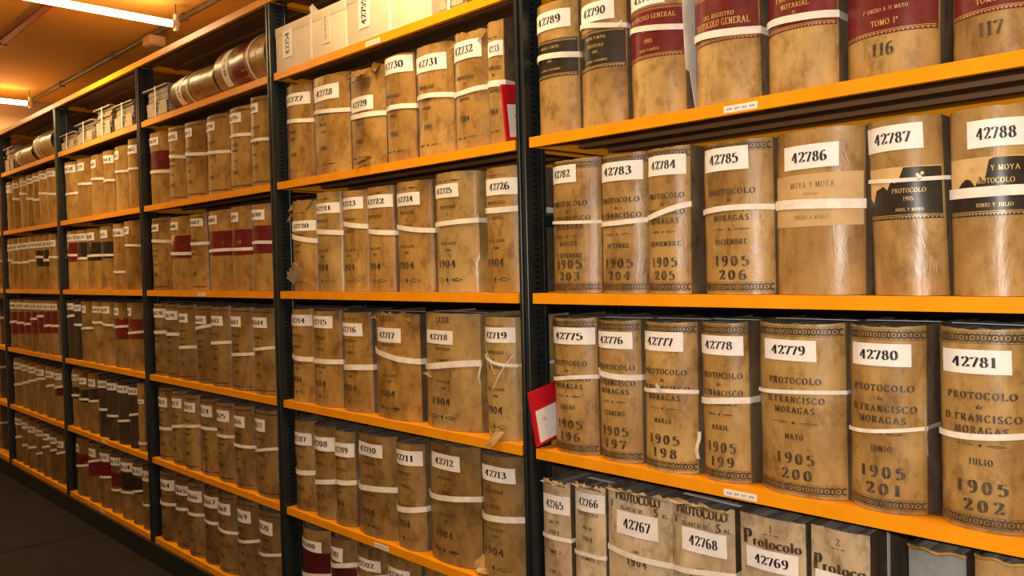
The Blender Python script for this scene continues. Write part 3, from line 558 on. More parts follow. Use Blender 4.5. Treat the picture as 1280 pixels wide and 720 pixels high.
def bay_strap(num): return num in ('42776', '42777', '42778', '42779', '42780', '42781', '42715', '42717', '42718', '42766', '42768', '42711')
def volume(num, w, h, kind, lab, tape, panel, txt, opt, root, lod=3, depth=.23, bulge=None, extra_wrap=False):
    rnd = random.Random(num + kind)
    yf = rnd.uniform(.006, .014)
    b = bulge if bulge is not None else min(.034, .24 * w)
    amp = .0006 if kind in 'vw' else .0011
    if kind in ('g', 'blue', 'tan'): b = min(.012, b)
    if txt.startswith('prot'): b = .007
    ragged = 'ragged' in opt or 'frayed' in opt
    sp = Spine(w, h, b, yf, num + kind, amp, -.010 if num == '42787' else 0 if opt == 'flat' else rnd.uniform(-.004, .004) if w > .05 else 0)
    # cover: spine and two boards as one thick shell
    mk = 'black' if panel and panel[0] == 'dark' else kind
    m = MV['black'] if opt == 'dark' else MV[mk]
    ns = 18 if lod > 2 else 10; nz = 12 if lod > 2 else 6
    ytop = sp(w / 2, 0).y
    prof = [(-w / 2, depth)] + [(-w / 2, depth - (depth - ytop) * k / 3) for k in (1, 2)]
    ring = []
    for (x, y) in prof: ring.append(('f', x, y))
    for i in range(ns + 1): ring.append(('s', -w / 2 + w * i / ns, 0))
    for (x, y) in prof[::-1]: ring.append(('f', -x, y))
    th = .0035
    V = []; Fc = []
    R = len(ring)
    tops = [h + (rnd.uniform(-.006, .004) if ragged else rnd.uniform(-.0009, .0009)) for _ in range(R)]
    if kind in 'vob' and not ragged:
        for i, rg in enumerate(ring):
            if rg[0] == 's': tops[i] -= .0035 * (1 - (2 * rg[1] / w) ** 2)
    if 'mouth' in opt:
        for i, rg in enumerate(ring):
            if rg[0] == 's' and abs(rg[1]) < w * .3: tops[i] -= .012
    for s_ in (0, 1):
        for i, (k, x, y) in enumerate(ring):
            for j in range(nz + 1):
                z = tops[i] * j / nz
                if k == 's':
                    p = sp(x, z, -th * s_)
                    if abs(x) > w / 2 - th: p.x = math.copysign(w / 2 - th * s_, x) + sp.lean * z / h
                else: p = Vector((x - math.copysign(th * s_, x) + sp.lean * z / h, y, z))
                V.append(p)
    n1 = R * (nz + 1)
    for i in range(R - 1):
        for j in range(nz):
            q = i * (nz + 1) + j
            Fc.append((q, q + nz + 1, q + nz + 2, q + 1)); Fc.append((n1 + q, n1 + q + 1, n1 + q + nz + 2, n1 + q + nz + 1))
        q = i * (nz + 1); Fc.append((q, n1 + q, n1 + q + nz + 1, q + nz + 1))
        q = i * (nz + 1) + nz; Fc.append((q, q + nz + 1, n1 + q + nz + 1, n1 + q))
    for i in (0, R - 1):
        for j in range(nz):
            q = i * (nz + 1) + j; Fc.append((q, q + 1, n1 + q + 1, n1 + q))
    co = mesh('cover', V, Fc, root, m, True, 50)
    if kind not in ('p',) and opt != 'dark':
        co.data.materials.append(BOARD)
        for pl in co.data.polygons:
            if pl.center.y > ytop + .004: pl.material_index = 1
    # page block: gently wavy head
    V = []; Fc = []; pw = w - 2 * th - .0008; nn = 10
    for s_, zz in ((0, .004), (1, h - (.012 if ragged else .0045))):
        for i in range(nn + 1):
            x = -pw / 2 + pw * i / nn
            dz = .003 * math.sin(i * 1.7 + len(num) + rnd.random()) * s_
            lz = sp.lean * zz / h
            V.append((x + lz, ytop + .001 - .0 + (-b * .55 * (1 - abs(2 * x / pw) ** 2.4)), zz + dz)); V.append((x + lz, depth - .006, zz + dz * .5))
    k = 2 * (nn + 1)
    for i in range(nn):
        a = 2 * i; Fc += [(a, a + 1, a + 3, a + 2), (k + a, k + a + 2, k + a + 3, k + a + 1), (a, a + 2, k + a + 2, k + a), (a + 1, k + a + 1, k + a + 3, a + 3)]
    Fc += [(0, k, k + 1, 1), (k - 2, k - 1, 2 * k - 1, 2 * k - 2)]
    mesh('page_block', V, Fc, root, PAGES)
    mp = lambda x, z: sp(x, z, .0009)
    # title panel
    if panel and panel[0] != 'dark':
        colr, pz0, pz1 = panel
        mb = MB(); pz1 = min(pz1, h - .01)
        torn = 'torn' in opt or colr == 'yelred'
        cc = 'red' if colr == 'yelred' else colr
        if torn:
            patch(mb, sp, -w * .48, w * .48, lambda u: pz0, lambda u: pz1, .0005, 12, 4)
            pp = mb.build('panel_backing', PANEL['yellow'], root, True)
            mb = MB(); rr = random.Random(num)
            js = [rr.uniform(-.12, .12) for _ in range(17)]
            def top(u):
                base = .98 if u > .5 else (.42 + .5 * u)
                return pz0 + (pz1 - pz0) * min(.985, base + js[int(u * 16)] * (u < .62))
            patch(mb, sp, -w * .48, w * .475, lambda u: pz0, top, .0009, 16, 5)
        else:
            patch(mb, sp, -w * .485, w * .485, lambda u: pz0, lambda u: pz1, .0006, 14, 4)
        pan = mb.build('title_panel', PANEL[cc], root, True)
        if lod > 2 and cc in ('red', 'black'):
            g = MB(); mq = lambda x, z: sp(x, z, .0014)
            hh = pz1 - pz0
            for zz in (pz0 + .004, pz0 + .0065, pz1 - .004, pz1 - .0065):
                if torn and zz > pz0 + hh / 2: continue
                patch(g, sp, -w * .47, w * .47, lambda u: zz, lambda u: zz + .0008, .0013, 12, 1)
            for i in range(22):
                xx = -w * .45 + w * .9 * i / 21; diamond(g, mq, xx, pz0 + .0025, w * .028, .002)
            T = {'moya': [('MOYA Y MOYA', .76, .0062), ('PROTOCOLO', .56, .0062), ('1905', .40, .006), ('OCTUBRE A DICIEMBRE', .18, .0045)],
                 'moya3': [('PROTOCOLO', .50, .0075), ('1905', .35, .0065), ('ABRIL Y MAYO', .15, .005)],
                 'moya4': [('MOYA Y MOYA', .76, .008), ('PROTOCOLO', .55, .008), ('JUNIO Y JULIO', .15, .006)],
                 'gen1905': [('PROTOCOLO GENERAL', .76, .0095), ('DE 1905', .52, .008), ('1905', .30, .0085), ('ENERO A MARZO', .14, .0052)],
                 'gen': [('DEL REGISTRO', .50, .008), ('PROTOCOLO GENERAL', .32, .0125)],
                 'g1905': [('PROTOCOLO', .62, .011), ('NOTARIAL', .45, .009), ('DE', .33, .005), ('1905', .20, .009)],
                 'tomo116': [('PROTOCOLO', .76, .010), ('1905', .52, .008), ('1º ENERO A 31 MAYO', .32, .0062), ('TOMO 1º', .13, .0095)],
                 'tomo117': [('PROTOCOLO', .76, .010), ('1905', .52, .008), ('TOMO 2º', .15, .0095)]}.get(txt, [('PROTOCOLO', .62, .006), ('1904', .3, .006)])
            for s_, fz, ht in T:
                cx = w * .1 if txt in ('moya3', 'moya4') else 0
                put_text(g, s_, mq, cx, pz0 + hh * fz, ht, w * (.62 if cx else .80), .16, .05, 2)
            g.build('gilt_lettering', GILT, pan)
        if lod > 2 and cc == 'paper':
            g = MB(); hh = pz1 - pz0
            for s_, fz, ht in (('MOYA Y MOYA', .74, .010), ('PROTOCOLO', .60, .0042), ('1905', .40, .011), ('ENERO A MARZO', .14, .007)): put_text(g, s_, lambda x, z: sp(x, z, .0012), 0, pz0 + hh * fz, ht, w * .72, .1, .05)
            g.build('lettering', INKFADE, pan)
        if txt.startswith('tomo'):
            g = MB(); put_text(g, txt[4:], mp, -w * .02, pz0 - .034, .021, w * .5, .26, .05, track=.12)
            g.build('lettering', INKSP, root)
    # lettering on the spine
    g = MB(); fg = MB(); f = MB()
    if txt.startswith('mor'):
        _, a1, a2, yr, nn_ = txt.split('|')
        lines = [('PROTOCOLO', .352, .0105), ('de', .40, .0072), ('D.FRANCISCO', .462, .0105), ('MORAGAS', .522, .0105)]
        for s_, fz, ht in lines: put_text(g, s_, mp, 0, h * (1 - fz), ht * 1.05, w, .27, .085, 2, .2, fixw=None if len(s_) < 4 else min(w * .82, .098 if len(s_) < 10 else .108) * (1 if len(s_) > 7 else .78))
        rule(g, mp, 0, h * (1 - .578), w * .55, .0045)
        put_text(g, a1, mp, 0, h * (1 - (.645 if a2 else .675)), .0098, min(.085, w * (.8 if len(a1) > 6 else .55)), .27, .085, 2, .2)
        if a2: put_text(g, a2, mp, 0, h * (1 - .735), .0095, w * .8, .27, .085, 2, .12)
        put_text(g, yr, mp, 0, h * (1 - .815), .0190, w, .27, .06, 3, .34, fixw=min(w * .58, .072))
        put_text(g, nn_, mp, w * .02, h * (1 - .905), .0185, w, .27, .06, 3, .34, fixw=min(w * .46, .056))
        for z0 in (h * .93, h * .028):
            f = MB(); n = max(5, int(w / .0155)); bw = w * .94 / n
            for i in range(n):
                cx = -w * .47 + bw * (i + .5); r = min(bw * .46, .0078)
                for a in range(8):
                    t0, t1 = a * math.pi / 4 + .39, (a + 1) * math.pi / 4 + .39
                    f.add([mp(cx + math.cos(t) * rr_, z0 + .006 + math.sin(t) * rr_) for t, rr_ in ((t0, r), (t1, r), (t1, r * .58), (t0, r * .58))], [(0, 1, 2, 3)])
                diamond(f, mp, cx, z0 + .006, r * .7, r * .9)
                diamond(f, mp, cx + bw / 2, z0 + .0110, bw * .5, .005); diamond(f, mp, cx + bw / 2, z0 + .0010, bw * .5, .005)
            for zz in (z0 - .0030, z0 + .0145): patch(f, sp, -w * .47, w * .47, lambda u: zz, lambda u: zz + .0008, .0008, 12, 1)
            f.build('ornament_border', INKSP, root)
    elif txt == 'old':
        for s_, fz, ht in (('PROTOCOLO', .40, .0075), ('DE', .45, .005), ('NOTARIO', .51, .0065)): put_text(fg, s_, mp, 0, h * (1 - fz), ht * 1.2, w * .78, .28, .11, 2)
        put_text(fg, 'MORENO', mp, 0, h * .42, .007, w * .6, .24, .09, 2)
        put_text(fg, '1904', mp, 0, h * .24, .014, w * .45, .26, .07, 2)
        rule(fg, mp, 0, h * .10, w * .6, .005)
        rule(fg, mp, 0, h * .86, w * .6, .004)
    elif txt.startswith('o4'):
        big = txt.startswith('o4L')
        if big: put_text(fg, txt.split('|')[1], mp, 0, h * .915, .017, w * .8, .2, .05, 3)
        for s_, fz, ht in (('PROTOCOLO', .30 if not big else .32, .0082), ('DE', .355, .005), ('D. RAFAEL', .42, .0082), ('DE LA LLAVE', .60, .0072), ('TOMO', .655, .006)):
            put_text(fg, s_, mp, 0, h * (1 - fz), ht, min(.1, w * .8), .26, .1, 2, .14)
        put_text(g, '1904', mp, -w * .06, h * .21, .0185, w, .25, .055, 3, .2, fixw=min(w * .5, .075))
        rule(g, mp, -w * .04, h * .105, min(.11, w * .72), .010)
        if not big: rule(fg, mp, 0, h * .93, w * .6, .005)
    elif txt == 's':
        for s_, fz, ht in (('PROTOCOLO', .36, .0085), ('DE', .41, .006), ('FRANCISCO', .47, .0085), ('MORAGAS', .54, .0085), ('TOMO', .66, .0075)): put_text(g, s_, mp, 0, h * (1 - fz), ht, w * .78, .28, .1, 1)
        put_text(g, '1904', mp, 0, h * .19, .015, w * .5, .24, .06, 1)
        patch(fg, sp, -w * .44, w * .44, lambda u: h * .04, lambda u: h * .055, .0008, 8, 1)
        patch(fg, sp, -w * .44, w * .44, lambda u: h * .94, lambda u: h * .955, .0008, 8, 1)
    elif txt in ('vill', 'vill2'):
        put_text(g, 'PROTOCOLO', mp, 0, h * .918, .0185, w * .95, .28, .07, 3, .04)
        zv = min(h * .86, lab[3] + .003)
        put_text(g, 'V', mp, -w * .42, zv, .016, w * .2, .2, .06); put_text(g, 'ILLAREJO DE', mp, -w * .08, zv, .0085, w * .56, .22, .08)
        put_text(g, 'S', mp, w * .29, zv, .017, w * .2, .24, .06); put_text(g, 'AL.', mp, w * .41, zv, .0085, w * .13, .22, .08)
        put_text(g, 'AÑO' if 'Ñ' in G else 'ANO', mp, 0, h * .565, .007, w * .3, .18, .05)
        put_text(g, '1904', mp, 0, h * .475, .017, w * .66, .24, .04, 3, .3)
        put_text(g, 'TOMO 2º', mp, 0, h * .33, .010, w * .45, .18, .05)
        put_text(g, 'CONT. S.', mp, 0, h * .22, .009, w * .5, .18, .05)
    elif txt.startswith('ano'):
        put_text(g, 'PROTOCOLO', mp, 0, h * .765, .0085, w * .9, .2, .05, 2) if txt == 'ano2' else None
        put_text(g, 'ANO DE', mp, 0, h * .66, .0075, w * .6, .18, .05, 2)
        put_text(g, '1904', mp, 0, h * .57, .011, w * .6, .22, .05, 2, .2)
        put_text(g, 'TOMO 2', mp, 0, h * .42, .009, w * .7, .2, .05, 2); put_text(g, 'CONT. S.', mp, 0, h * .25, .009, w * .75, .2, .05, 2)
    elif txt.startswith('prot'):
        zb = lab[3] + .004 if txt == 'prot1' else h * .755
        put_text(g, txt[4], mp, 0, h * .915, .013, w * .2, .2, .05); rule(g, mp, 0, h * .897, w * .28, .0022)
        s_ = 'rotocolo' if txt == 'prot1' else 'rotoco'
        put_text(g, 'P', mp, -w * .37, zb, .028, w * .16, .3, .05, fixw=w * .15)
        put_text(g, s_, mp, w * .08, zb, .019, w * .74, .24, .05, 3, .05, fixw=w * .72)
        if txt == 'prot2': put_text(g, 'lo', mp, 0, h * .665, .022, w * .3, .24, .05)
        put_text(g, '1904', mp, 0, h * .42, .018, w * .6, .24, .05, 3, .2)
    if g.V: g.build('lettering', INKSP, root)
    if fg.V: fg.build('faded_lettering', INKFADE, root)
    # paper number label and its printed number
    if lab:
        u0, u1, z0, z1 = lab; x0, x1 = -w / 2 + w * u0, -w / 2 + w * u1
        z1 = min(z1, h - .004); z0 = min(z0, z1 - .02)
        tl = rnd.uniform(-.0012, .0012)
        mb = MB(); patch(mb, sp, x0, x1, lambda u: z0 + tl * u, lambda u: z1 + tl * u, .0017, 10, 2)
        lb = mb.build('paper_label', PAPER, root, True)
        g = MB(); zc = (z0 + z1) / 2; hh = (z1 - z0) * .42
        put_text(g, num, lambda x, z: sp(x, z, .0022), (x0 + x1) / 2, zc - hh / 2, hh, (x1 - x0) * .9, .235, .06, 3 if lod > 2 else 1, .10, fixw=(x1 - x0) * (.64 if lod > 2 else .74))
        g.build('number', INK, lb)
    # cotton tape round the volume
    if tape:
        zl, zr, tw = tape; tw = max(.004, tw)
        if abs(zl - zr) > .03: zm = (zl + zr) / 2; zl, zr = zm + (zl - zm) * .7, zm + (zr - zm) * .7
        path = []; r_ = rnd.uniform(-.003, .003)
        sd = .0003
        path.append((Vector((-w / 2 - sd, depth - .02, zl - .002)), Vector((-1, 0, 0))))
        path.append((Vector((-w / 2 - sd, sp(-w / 2, 0).y + .006, zl)), Vector((-1, 0, 0))))
        for i in range(15):
            u = i / 14; x = -w / 2 + w * u
            z = zl + (zr - zl) * (3 * u * u - 2 * u ** 3) * .5 + (zr - zl) * u * .5 + r_ * math.sin(math.pi * u)
            p = sp(x, z, .0026); q = sp(x, z, .0036); n = (q - p).normalized(); path.append((p, n))
        path.append((Vector((w / 2 + sd, sp(w / 2, 0).y + .006, zr)), Vector((1, 0, 0))))
        path.append((Vector((w / 2 + sd, depth - .02, zr - .003)), Vector((1, 0, 0))))
        V, Fc = strip_ribbon(path, tw)
        mb = MB(); mb.add(V, Fc)
        if 'knot' in opt:
            p = sp(w * (.42 if panel and txt == 'moya' else .2), 0, .004); zk = zr if txt == 'moya' else (zl + zr) / 2
            for dx, dz, r1 in ((0, 0, .004), (.004, .006, .003), (-.003, .004, .003)):
                bm = bmesh.new(); bmesh.ops.create_icosphere(bm, subdivisions=2, radius=r1)
                mb.add([v.co + Vector((p.x + dx, p.y - .001, zk + dz)) for v in bm.verts], [[v.index for v in f_.verts] for f_ in bm.faces]); bm.free()
        if 'tuft' in opt:
            z = (zl + zr) / 2; p = sp(-w * .04, z, .003)
            mb.add([p + Vector((-.006, -.001, .002)), p + Vector((.010, -.001, .002)), p + Vector((.004, -.004, .012)), p + Vector((-.003, -.006, .020)), p + Vector((0, .0, .008))], [(0, 1, 2, 3), (0, 3, 4), (1, 4, 2)])
        def hang(x, y, z0, ln, dx, wd):
            n = 8
            for i in range(n):
                a, b_ = i / n, (i + 1) / n
                fx = lambda t: x + dx * t + .002 * math.sin(t * 7); fy = lambda t: y - .004 * math.sin(t * 3); fz = lambda t: z0 - ln * t
                mb.add([(fx(a), fy(a), fz(a)), (fx(a) + wd, fy(a) - .003, fz(a) + .001), (fx(b_) + wd, fy(b_) - .003, fz(b_) + .001), (fx(b_), fy(b_), fz(b_)),
                        (fx(a), fy(a) + .0006, fz(a)), (fx(a) + wd, fy(a) - .0024, fz(a) + .001), (fx(b_) + wd, fy(b_) - .0024, fz(b_) + .001), (fx(b_), fy(b_) + .0006, fz(b_))],
                       [(0, 1, 2, 3), (4, 7, 6, 5), (0, 3, 7, 4), (1, 5, 6, 2)])
        if 'tail2' in opt: hang(w / 2 + .001, sp(w / 2, 0).y - .004, (zr if num != '42777' else zr - .08), .055, -.004, .010)
        if 'cross' in opt:
            for sg in (-1, 1):
                pth = []
                for i in range(8):
                    u = i / 7; x = -w * .45 * sg + w * .5 * sg * u; z = zl + .03 - .09 * u + .02 * sg
                    pp_ = sp(x, z, .0036); pth.append((pp_, Vector((0, -1, 0))))
                V, Fc = strip_ribbon(pth, .003); mb.add(V, Fc)
        if 'strap' in opt: pass
        mb.build('ribbon', RIBBON, root, True, 30)
    if bay_strap(num):
        mb = MB(); y0_ = .05 + .06 * rnd.random(); dx_ = rnd.uniform(-.02, .02)
        mb.add([(-w / 2 + .003, y0_, h + .0006), (w / 2 - .003, y0_ + dx_, h + .0006), (w / 2 - .003, y0_ + dx_ + .011, h + .0006), (-w / 2 + .003, y0_ + .011, h + .0006), (-w / 2 + .003, y0_, h + .0014), (w / 2 - .003, y0_ + dx_, h + .0014), (w / 2 - .003, y0_ + dx_ + .011, h + .0014), (-w / 2 + .003, y0_ + .011, h + .0014)], [(0, 3, 2, 1), (4, 5, 6, 7), (0, 1, 5, 4), (1, 2, 6, 5), (2, 3, 7, 6), (3, 0, 4, 7)])
        mb.build('head_tape', RIBBON, root)
    if 'strap' in opt:      # tape lying over the head of the volume
        mb = MB(); V = []
        pts = [(-w / 2 - .001, h - .03), (-w / 2 - .001, h + .0015), (-w / 4, h + .004), (0, h + .003), (w / 4, h + .003), (w / 2 + .0005, h + .001), (w / 2 + .0005, h - .03)]
        for x, z in pts: V += [(x, .10, z), (x, .112, z), (x, .112, z + .0006), (x, .10, z + .0006)]
        Fc = [(i * 4 + j, i * 4 + (j + 1) % 4, i * 4 + 4 + (j + 1) % 4, i * 4 + 4 + j) for i in range(len(pts) - 1) for j in range(4)]
        mb.add(V, Fc); mb.build('head_tape', RIBBON, root, True, 40)
        mb = MB(); V = []    # rolled vellum edge at the head of the spine
        for i in range(15):
            x = -w / 2 + w * i / 14; p = sp(x, h, .001)
            for a in range(6): V.append((p.x, p.y + .003 * math.cos(a * math.pi / 3), h - .001 + .003 * math.sin(a * math.pi / 3) - .002 * math.sin(i)))
        mb.add(V, [(i * 6 + a, i * 6 + (a + 1) % 6, i * 6 + 6 + (a + 1) % 6, i * 6 + 6 + a) for i in range(14) for a in range(6)])
        mb.build('rolled_edge', MV['o'], root, True)
    if 'tail' in opt.split():   # loose wrapping hanging on the right side
        flap('loose_wrapping', root, RIBBON, (w / 2 + .0045, .10, .27), (0, -.075, 0), (.004, 0, -.255), (.006, -.0, 0), 6, 3)
    if num == '42770':
        mb = MB(); mb.box(w / 2 + sp.lean + .0005, w / 2 + sp.lean + .0012, .085, .096, .004, h + .001); mb.box(-w / 2, w / 2 + .004, .085, .096, h + .0005, h + .0012)
        mb.build('ribbon', RIBBON, root)
    # torn pieces of vellum
    if 'ragged' in opt:
        sd = int(num)
        flap('torn_edge', root, m, sp(-w * .48, h - .006, .002), (w * (.55 if kind == 'g' else .93), -.004, .001), (.0, -.003, .010 if kind != 'g' else .007), (0, -.014, -.004 if kind == 'g' else -.030), 10, sd)
        if kind == 'g': flap('torn_edge', root, MV['v'], sp(-w * .2, h - .008, .002), (w * .68, -.002, .0), (-.0, -.003, .009), (.0, -.008, -.002), 8, sd + 1)
    if 'frayed' in opt:
        flap('torn_edge', root, MV['b'], sp(-w * .1, h - .012, .002), (w * .5, -.006, -.006), (-.006, -.012, -.012), (.002, -.010, -.012), 8, 21)
        flap('torn_edge', root, MV['g'], sp(-w * .5, h - .02, .002), (w * .35, -.006, .010), (.004, -.010, .008), (.004, -.012, -.012), 8, 22)
        flap('torn_edge', root, m, sp(-w * .5, .03, .002), (w * .5, -.010, -.02), (.004, -.006, -.008), (.004, -.012, .008), 8, 5)
        flap('torn_edge', root, m, sp(0, .012, .002), (w * .45, -.004, .012), (.0, -.010, -.006), (0, -.006, .006), 8, 6)
    if 'loose' in opt:
        flap('torn_edge', root, MV['g'], sp(-w * .2, .02, .003), (w * .55, -.014, .05), (-.018, -.010, .03), (.01, -.016, .0), 8, 7)
        flap('torn_edge', root, m, sp(-w * .5, .27, .003), (w * .3, -.02, -.012), (-.02, -.006, -.01), (.01, -.012, -.02), 8, 9)
    if 'tear' in opt:
        flap('torn_edge', root, m, sp(-w * .42, h * .475, .001), (w * .74, .002, -.016), (0, -.006, -.012), (0, -.012, .006), 10, 11)
    if 'rag' in opt.split():
        flap('torn_edge', root, MV['o'], sp(0, .02, .002), (w * .32, -.004, .004), (-.012, -.014, -.026), (-.01, -.008, -.01), 8, 12)
    if 'fold' in opt:
        flap('torn_edge', root, MV['p'], sp(-w * .5, .022, .001), (w * .95, -.004, .0), (-.004, -.022, -.008), (0, -.012, -.004), 10, 13)
        flap('torn_edge', root, MV['p'], sp(-w * .5, .045, .001), (.022, -.012, -.022), (-.022, -.012, -.015), (0, -.006, -.004), 6, 14)
    if 'worn' in opt:
        flap('torn_edge', root, MV['g'], sp(w * .47, .19, .001), (.002, .0, -.09), (.004, -.002, 0), (.001, -.002, 0), 8, 15)
    return sp

# ------------------------------------------------------------------ setting
XL, XR, YB, YF, ZC = -5.72, 3.6, 2.4, -2.3, 2.6
def slab(name, x0, x1, y0, y1, z0, z1, m):
    mb = MB(); mb.box(x0, x1, y0, y1, z0, z1); return structure(mb.build(name, m))
slab('floor', XL - .1, XR + .1, YF - .1, YB + .1, -.1, 0, FLOOR)
slab('ceiling', XL - .1, XR + .1, YF - .1, YB + .1, ZC, ZC + .1, CEIL)
slab('wall_left', XL - .1, XL, YF, YB, 0, ZC, WALL)
slab('wall_right', XR, XR + .1, YF, YB, 0, ZC, WALL)
slab('wall_back', XL, XR, YB, YB + .1, 0, ZC, WALL)
slab('wall_front', XL, XR, YF - .1, YF, 0, ZC, WALL)
# narrow metal joint strips set in the floor across the aisle
for i, x in enumerate((-3.02, -1.75)):
    mb = MB(); mb.box(x - .012, x + .012, -1.9, -.03, 0, .0025); structure(mb.build('trim_%d' % (i + 1), FLOOR))

# ------------------------------------------------------------------ ceiling services
def pipe_run(name, x0, x1, y, z, r, m, label, hangers, cat):
    e = empty(name, (x0, y, z), label, cat)
    mb = MB(); mb.tube((0, 0, 0), (x1 - x0, 0, 0), r, 14); mb.build('pipe', m, e, True)
    for hx in hangers:
        mb = MB(); mb.tube((hx - x0, 0, r * .9), (hx - x0, 0, ZC - z), .004, 8); mb.box(hx - x0 - .012, hx - x0 + .012, -r - .004, r + .004, -r - .003, r + .004, .002)
        mb.build('hanger', m, e)
pipe_run('sprinkler_pipe', XL + .002, XR - .002, -.13, ZC - .030, .018, PIPE, 'red sprinkler pipe hung along the ceiling above the aisle', (-5.1, -3.95, -2.6, -1.2, .2, 1.6), 'pipe')
pipe_run('ceiling_conduit', XL + .002, XR - .002, .452, ZC - .022, .013, CONDUIT, 'thin grey conduit running along ceiling over the shelving tops', (-4.9, -3.9, -2.9, -1.9, -.9, .1, 1.1), 'conduit')
e = empty('junction_box', (-3.30, .452, ZC - .045), 'small beige junction box on the grey ceiling conduit', 'junction box')
mb = MB(); mb.box(-.05, .05, -.045, .045, -.042, .006, .006); mb.build('box', JBOX, e, True)
mb = MB(); mb.box(-.04, .04, -.035, .035, -.047, -.041, .002); mb.build('lid', JBOX, e)
def fluorescent(i, x, y, z, ln):
    lab = ['short glowing fluorescent tube hanging at far left, near end wall', 'long glowing fluorescent tube hanging at top left over the aisle',
           'fluorescent tube hanging above the second shelving bay', 'fluorescent tube hanging above the nearest shelving bay'][i]
    e = empty('fluorescent_lamp', (x, y, z), lab, 'lamp', 'fluorescent lamps across the aisle')
    mb = MB(); mb.tube((0, -ln / 2 + .02, 0), (0, ln / 2 - .02, 0), .017, 16); mb.build('tube', TUBE, e, True)
    for s_ in (-1, 1):
        mb = MB(); mb.tube((0, s_ * (ln / 2 - .022), 0), (0, s_ * (ln / 2 + .012), 0), .019, 14); mb.box(-.016, .016, s_ * (ln / 2) - .008, s_ * (ln / 2) + .008, -.03, .05, .003)
        mb.build('end_cap', CAPM, e, True)
        mb = MB(); mb.tube((0, s_ * ln / 2, .045), (0, s_ * ln / 2, ZC - z), .003, 8); mb.build('hanger', CONDUIT, e)
    ld = bpy.data.lights.new('tube_light', 'AREA'); ld.shape = 'RECTANGLE'; ld.size = .05; ld.size_y = ln - .06; ld.energy = LAMP_POWER; ld.color = LAMP_COLOR; ld.spread = math.pi
    lo = bpy.data.objects.new('tube_light', ld); COL.objects.link(lo); lo.parent = e; lo.location = (0, 0, -.026)
for i, a in enumerate(LAMPS): fluorescent(i, *a)

# ------------------------------------------------------------------ the shelving
UX = [1.175, 0.0, -1.178, -2.332, -3.484, -4.625, -5.66]      # left end of the shelves of bay 0,1,2...
LZ = [2.170, 1.914, 1.553, 1.190, .8255, .4650, .1150]
GAPW = .0455
rack = empty('shelving_rack', (0, 0, 0), 'long run of dark steel shelving with orange shelves full of old volumes', 'shelving')
def upright_mesh():
    mb = MB(); Ht = 2.165; x0, x1 = -.0375, -.0085; g0, g1 = -.0275, -.0185
    prof = [(x0, .062), (x0, -.004), (x0 + .001, -.005), (g0 - .001, -.005), (g0, -.004), (g0, .003), (g1, .003), (g1, -.004), (g1 + .001, -.005), (x1 - .001, -.005), (x1, -.004)]
    V = []; Fc = []
    for x, y in prof: V += [(x, y, 0.0), (x, y, Ht)]
    for i in range(1, len(prof) - 1): Fc.append((2 * i, 2 * i + 2, 2 * i + 3, 2 * i + 1))
    mb.add(V, Fc)
    pitch = .0134; n = int(Ht / pitch)
    for sx, xs in ((1, x1), (-1, x0)):
        def q(y0, y1, z0, z1):
            mb.add([(xs, y0, z0), (xs, y1, z0), (xs, y1, z1), (xs, y0, z1)], [(0, 1, 2, 3)])
        q(-.004, .020, 0, Ht); q(.034, .062, 0, Ht)
        for k in range(n):
            z = k * pitch; h0, h1 = z + .004, z + .0095
            q(.020, .034, z, h0); q(.020, .034, h1, z + pitch)
            xi = xs - sx * .0025
            mb.add([(xs, .020, h0), (xs, .034, h0), (xs, .034, h1), (xs, .020, h1), (xi, .020, h0), (xi, .034, h0), (xi, .034, h1), (xi, .020, h1)],
                   [(0, 1, 5, 4), (1, 2, 6, 5), (2, 3, 7, 6), (3, 0, 4, 7)])
        q(.020, .034, n * pitch, Ht)
        # folded return lips
        mb.add([(xs, .062, 0), (xs - sx * .009, .062, 0), (xs - sx * .009, .062, Ht), (xs, .062, Ht)], [(0, 1, 2, 3)])
        mb.add([(xs + sx * .0012, .051, 0), (xs + sx * .0012, .055, 0), (xs + sx * .0012, .055, Ht), (xs + sx * .0012, .051, Ht), (xs, .049, 0), (xs, .057, 0), (xs, .057, Ht), (xs, .049, Ht)],
               [(0, 1, 2, 3), (4, 0, 3, 7), (1, 5, 6, 2)])
    mb.add([(x0, -.004, Ht), (x1, -.004, Ht), (x1, .062, Ht), (x0, .062, Ht)], [(0, 1, 2, 3)])
    me = bpy.data.meshes.new('upright'); me.from_pydata(mb.V, [], mb.F); me.update(); me.materials.append(STEEL); return me
UM = upright_mesh()
DEP = .40
for x in UX:
    o = link('upright', UM, rack); o.location = (x, 0, 0)
    o = link('rear_upright', UM, rack); o.location = (x, DEP, 0); o.scale = (1, -1, 1)
    for z in (.25, 1.35, 2.05):
        mb = MB(); mb.box(x - .026, x - .020, .0625, DEP - .0625, z, z + .025); mb.build('cross_brace', STEEL, rack)
TH = .024
def shelf_mesh(Ls, top):
    mb = MB(); r = .0015
    mb.box(0, Ls, 0, .0018, -TH, 0); mb.box(0, Ls, .0018, .014, -TH, -TH + .0015)           # front beam, returned under
    mb.box(0, Ls, .0018, .012, -.0016, 0)
    mb.box(0, Ls, DEP - .002, DEP, -TH, 0); mb.box(0, Ls, DEP - .014, DEP - .002, -TH, -TH + .0015)
    mb.box(0, .0018, .0018, DEP - .002, -TH, 0); mb.box(Ls - .0018, Ls, .0018, DEP - .002, -TH, 0)
    mb.box(.0018, .014, .014, DEP - .014, -TH, -TH + .0015); mb.box(Ls - .014, Ls - .0018, .014, DEP - .014, -TH, -TH + .0015)
    mb.box(.0018, Ls - .0018, .012, .055, -.0020, -.0002)
    return mb
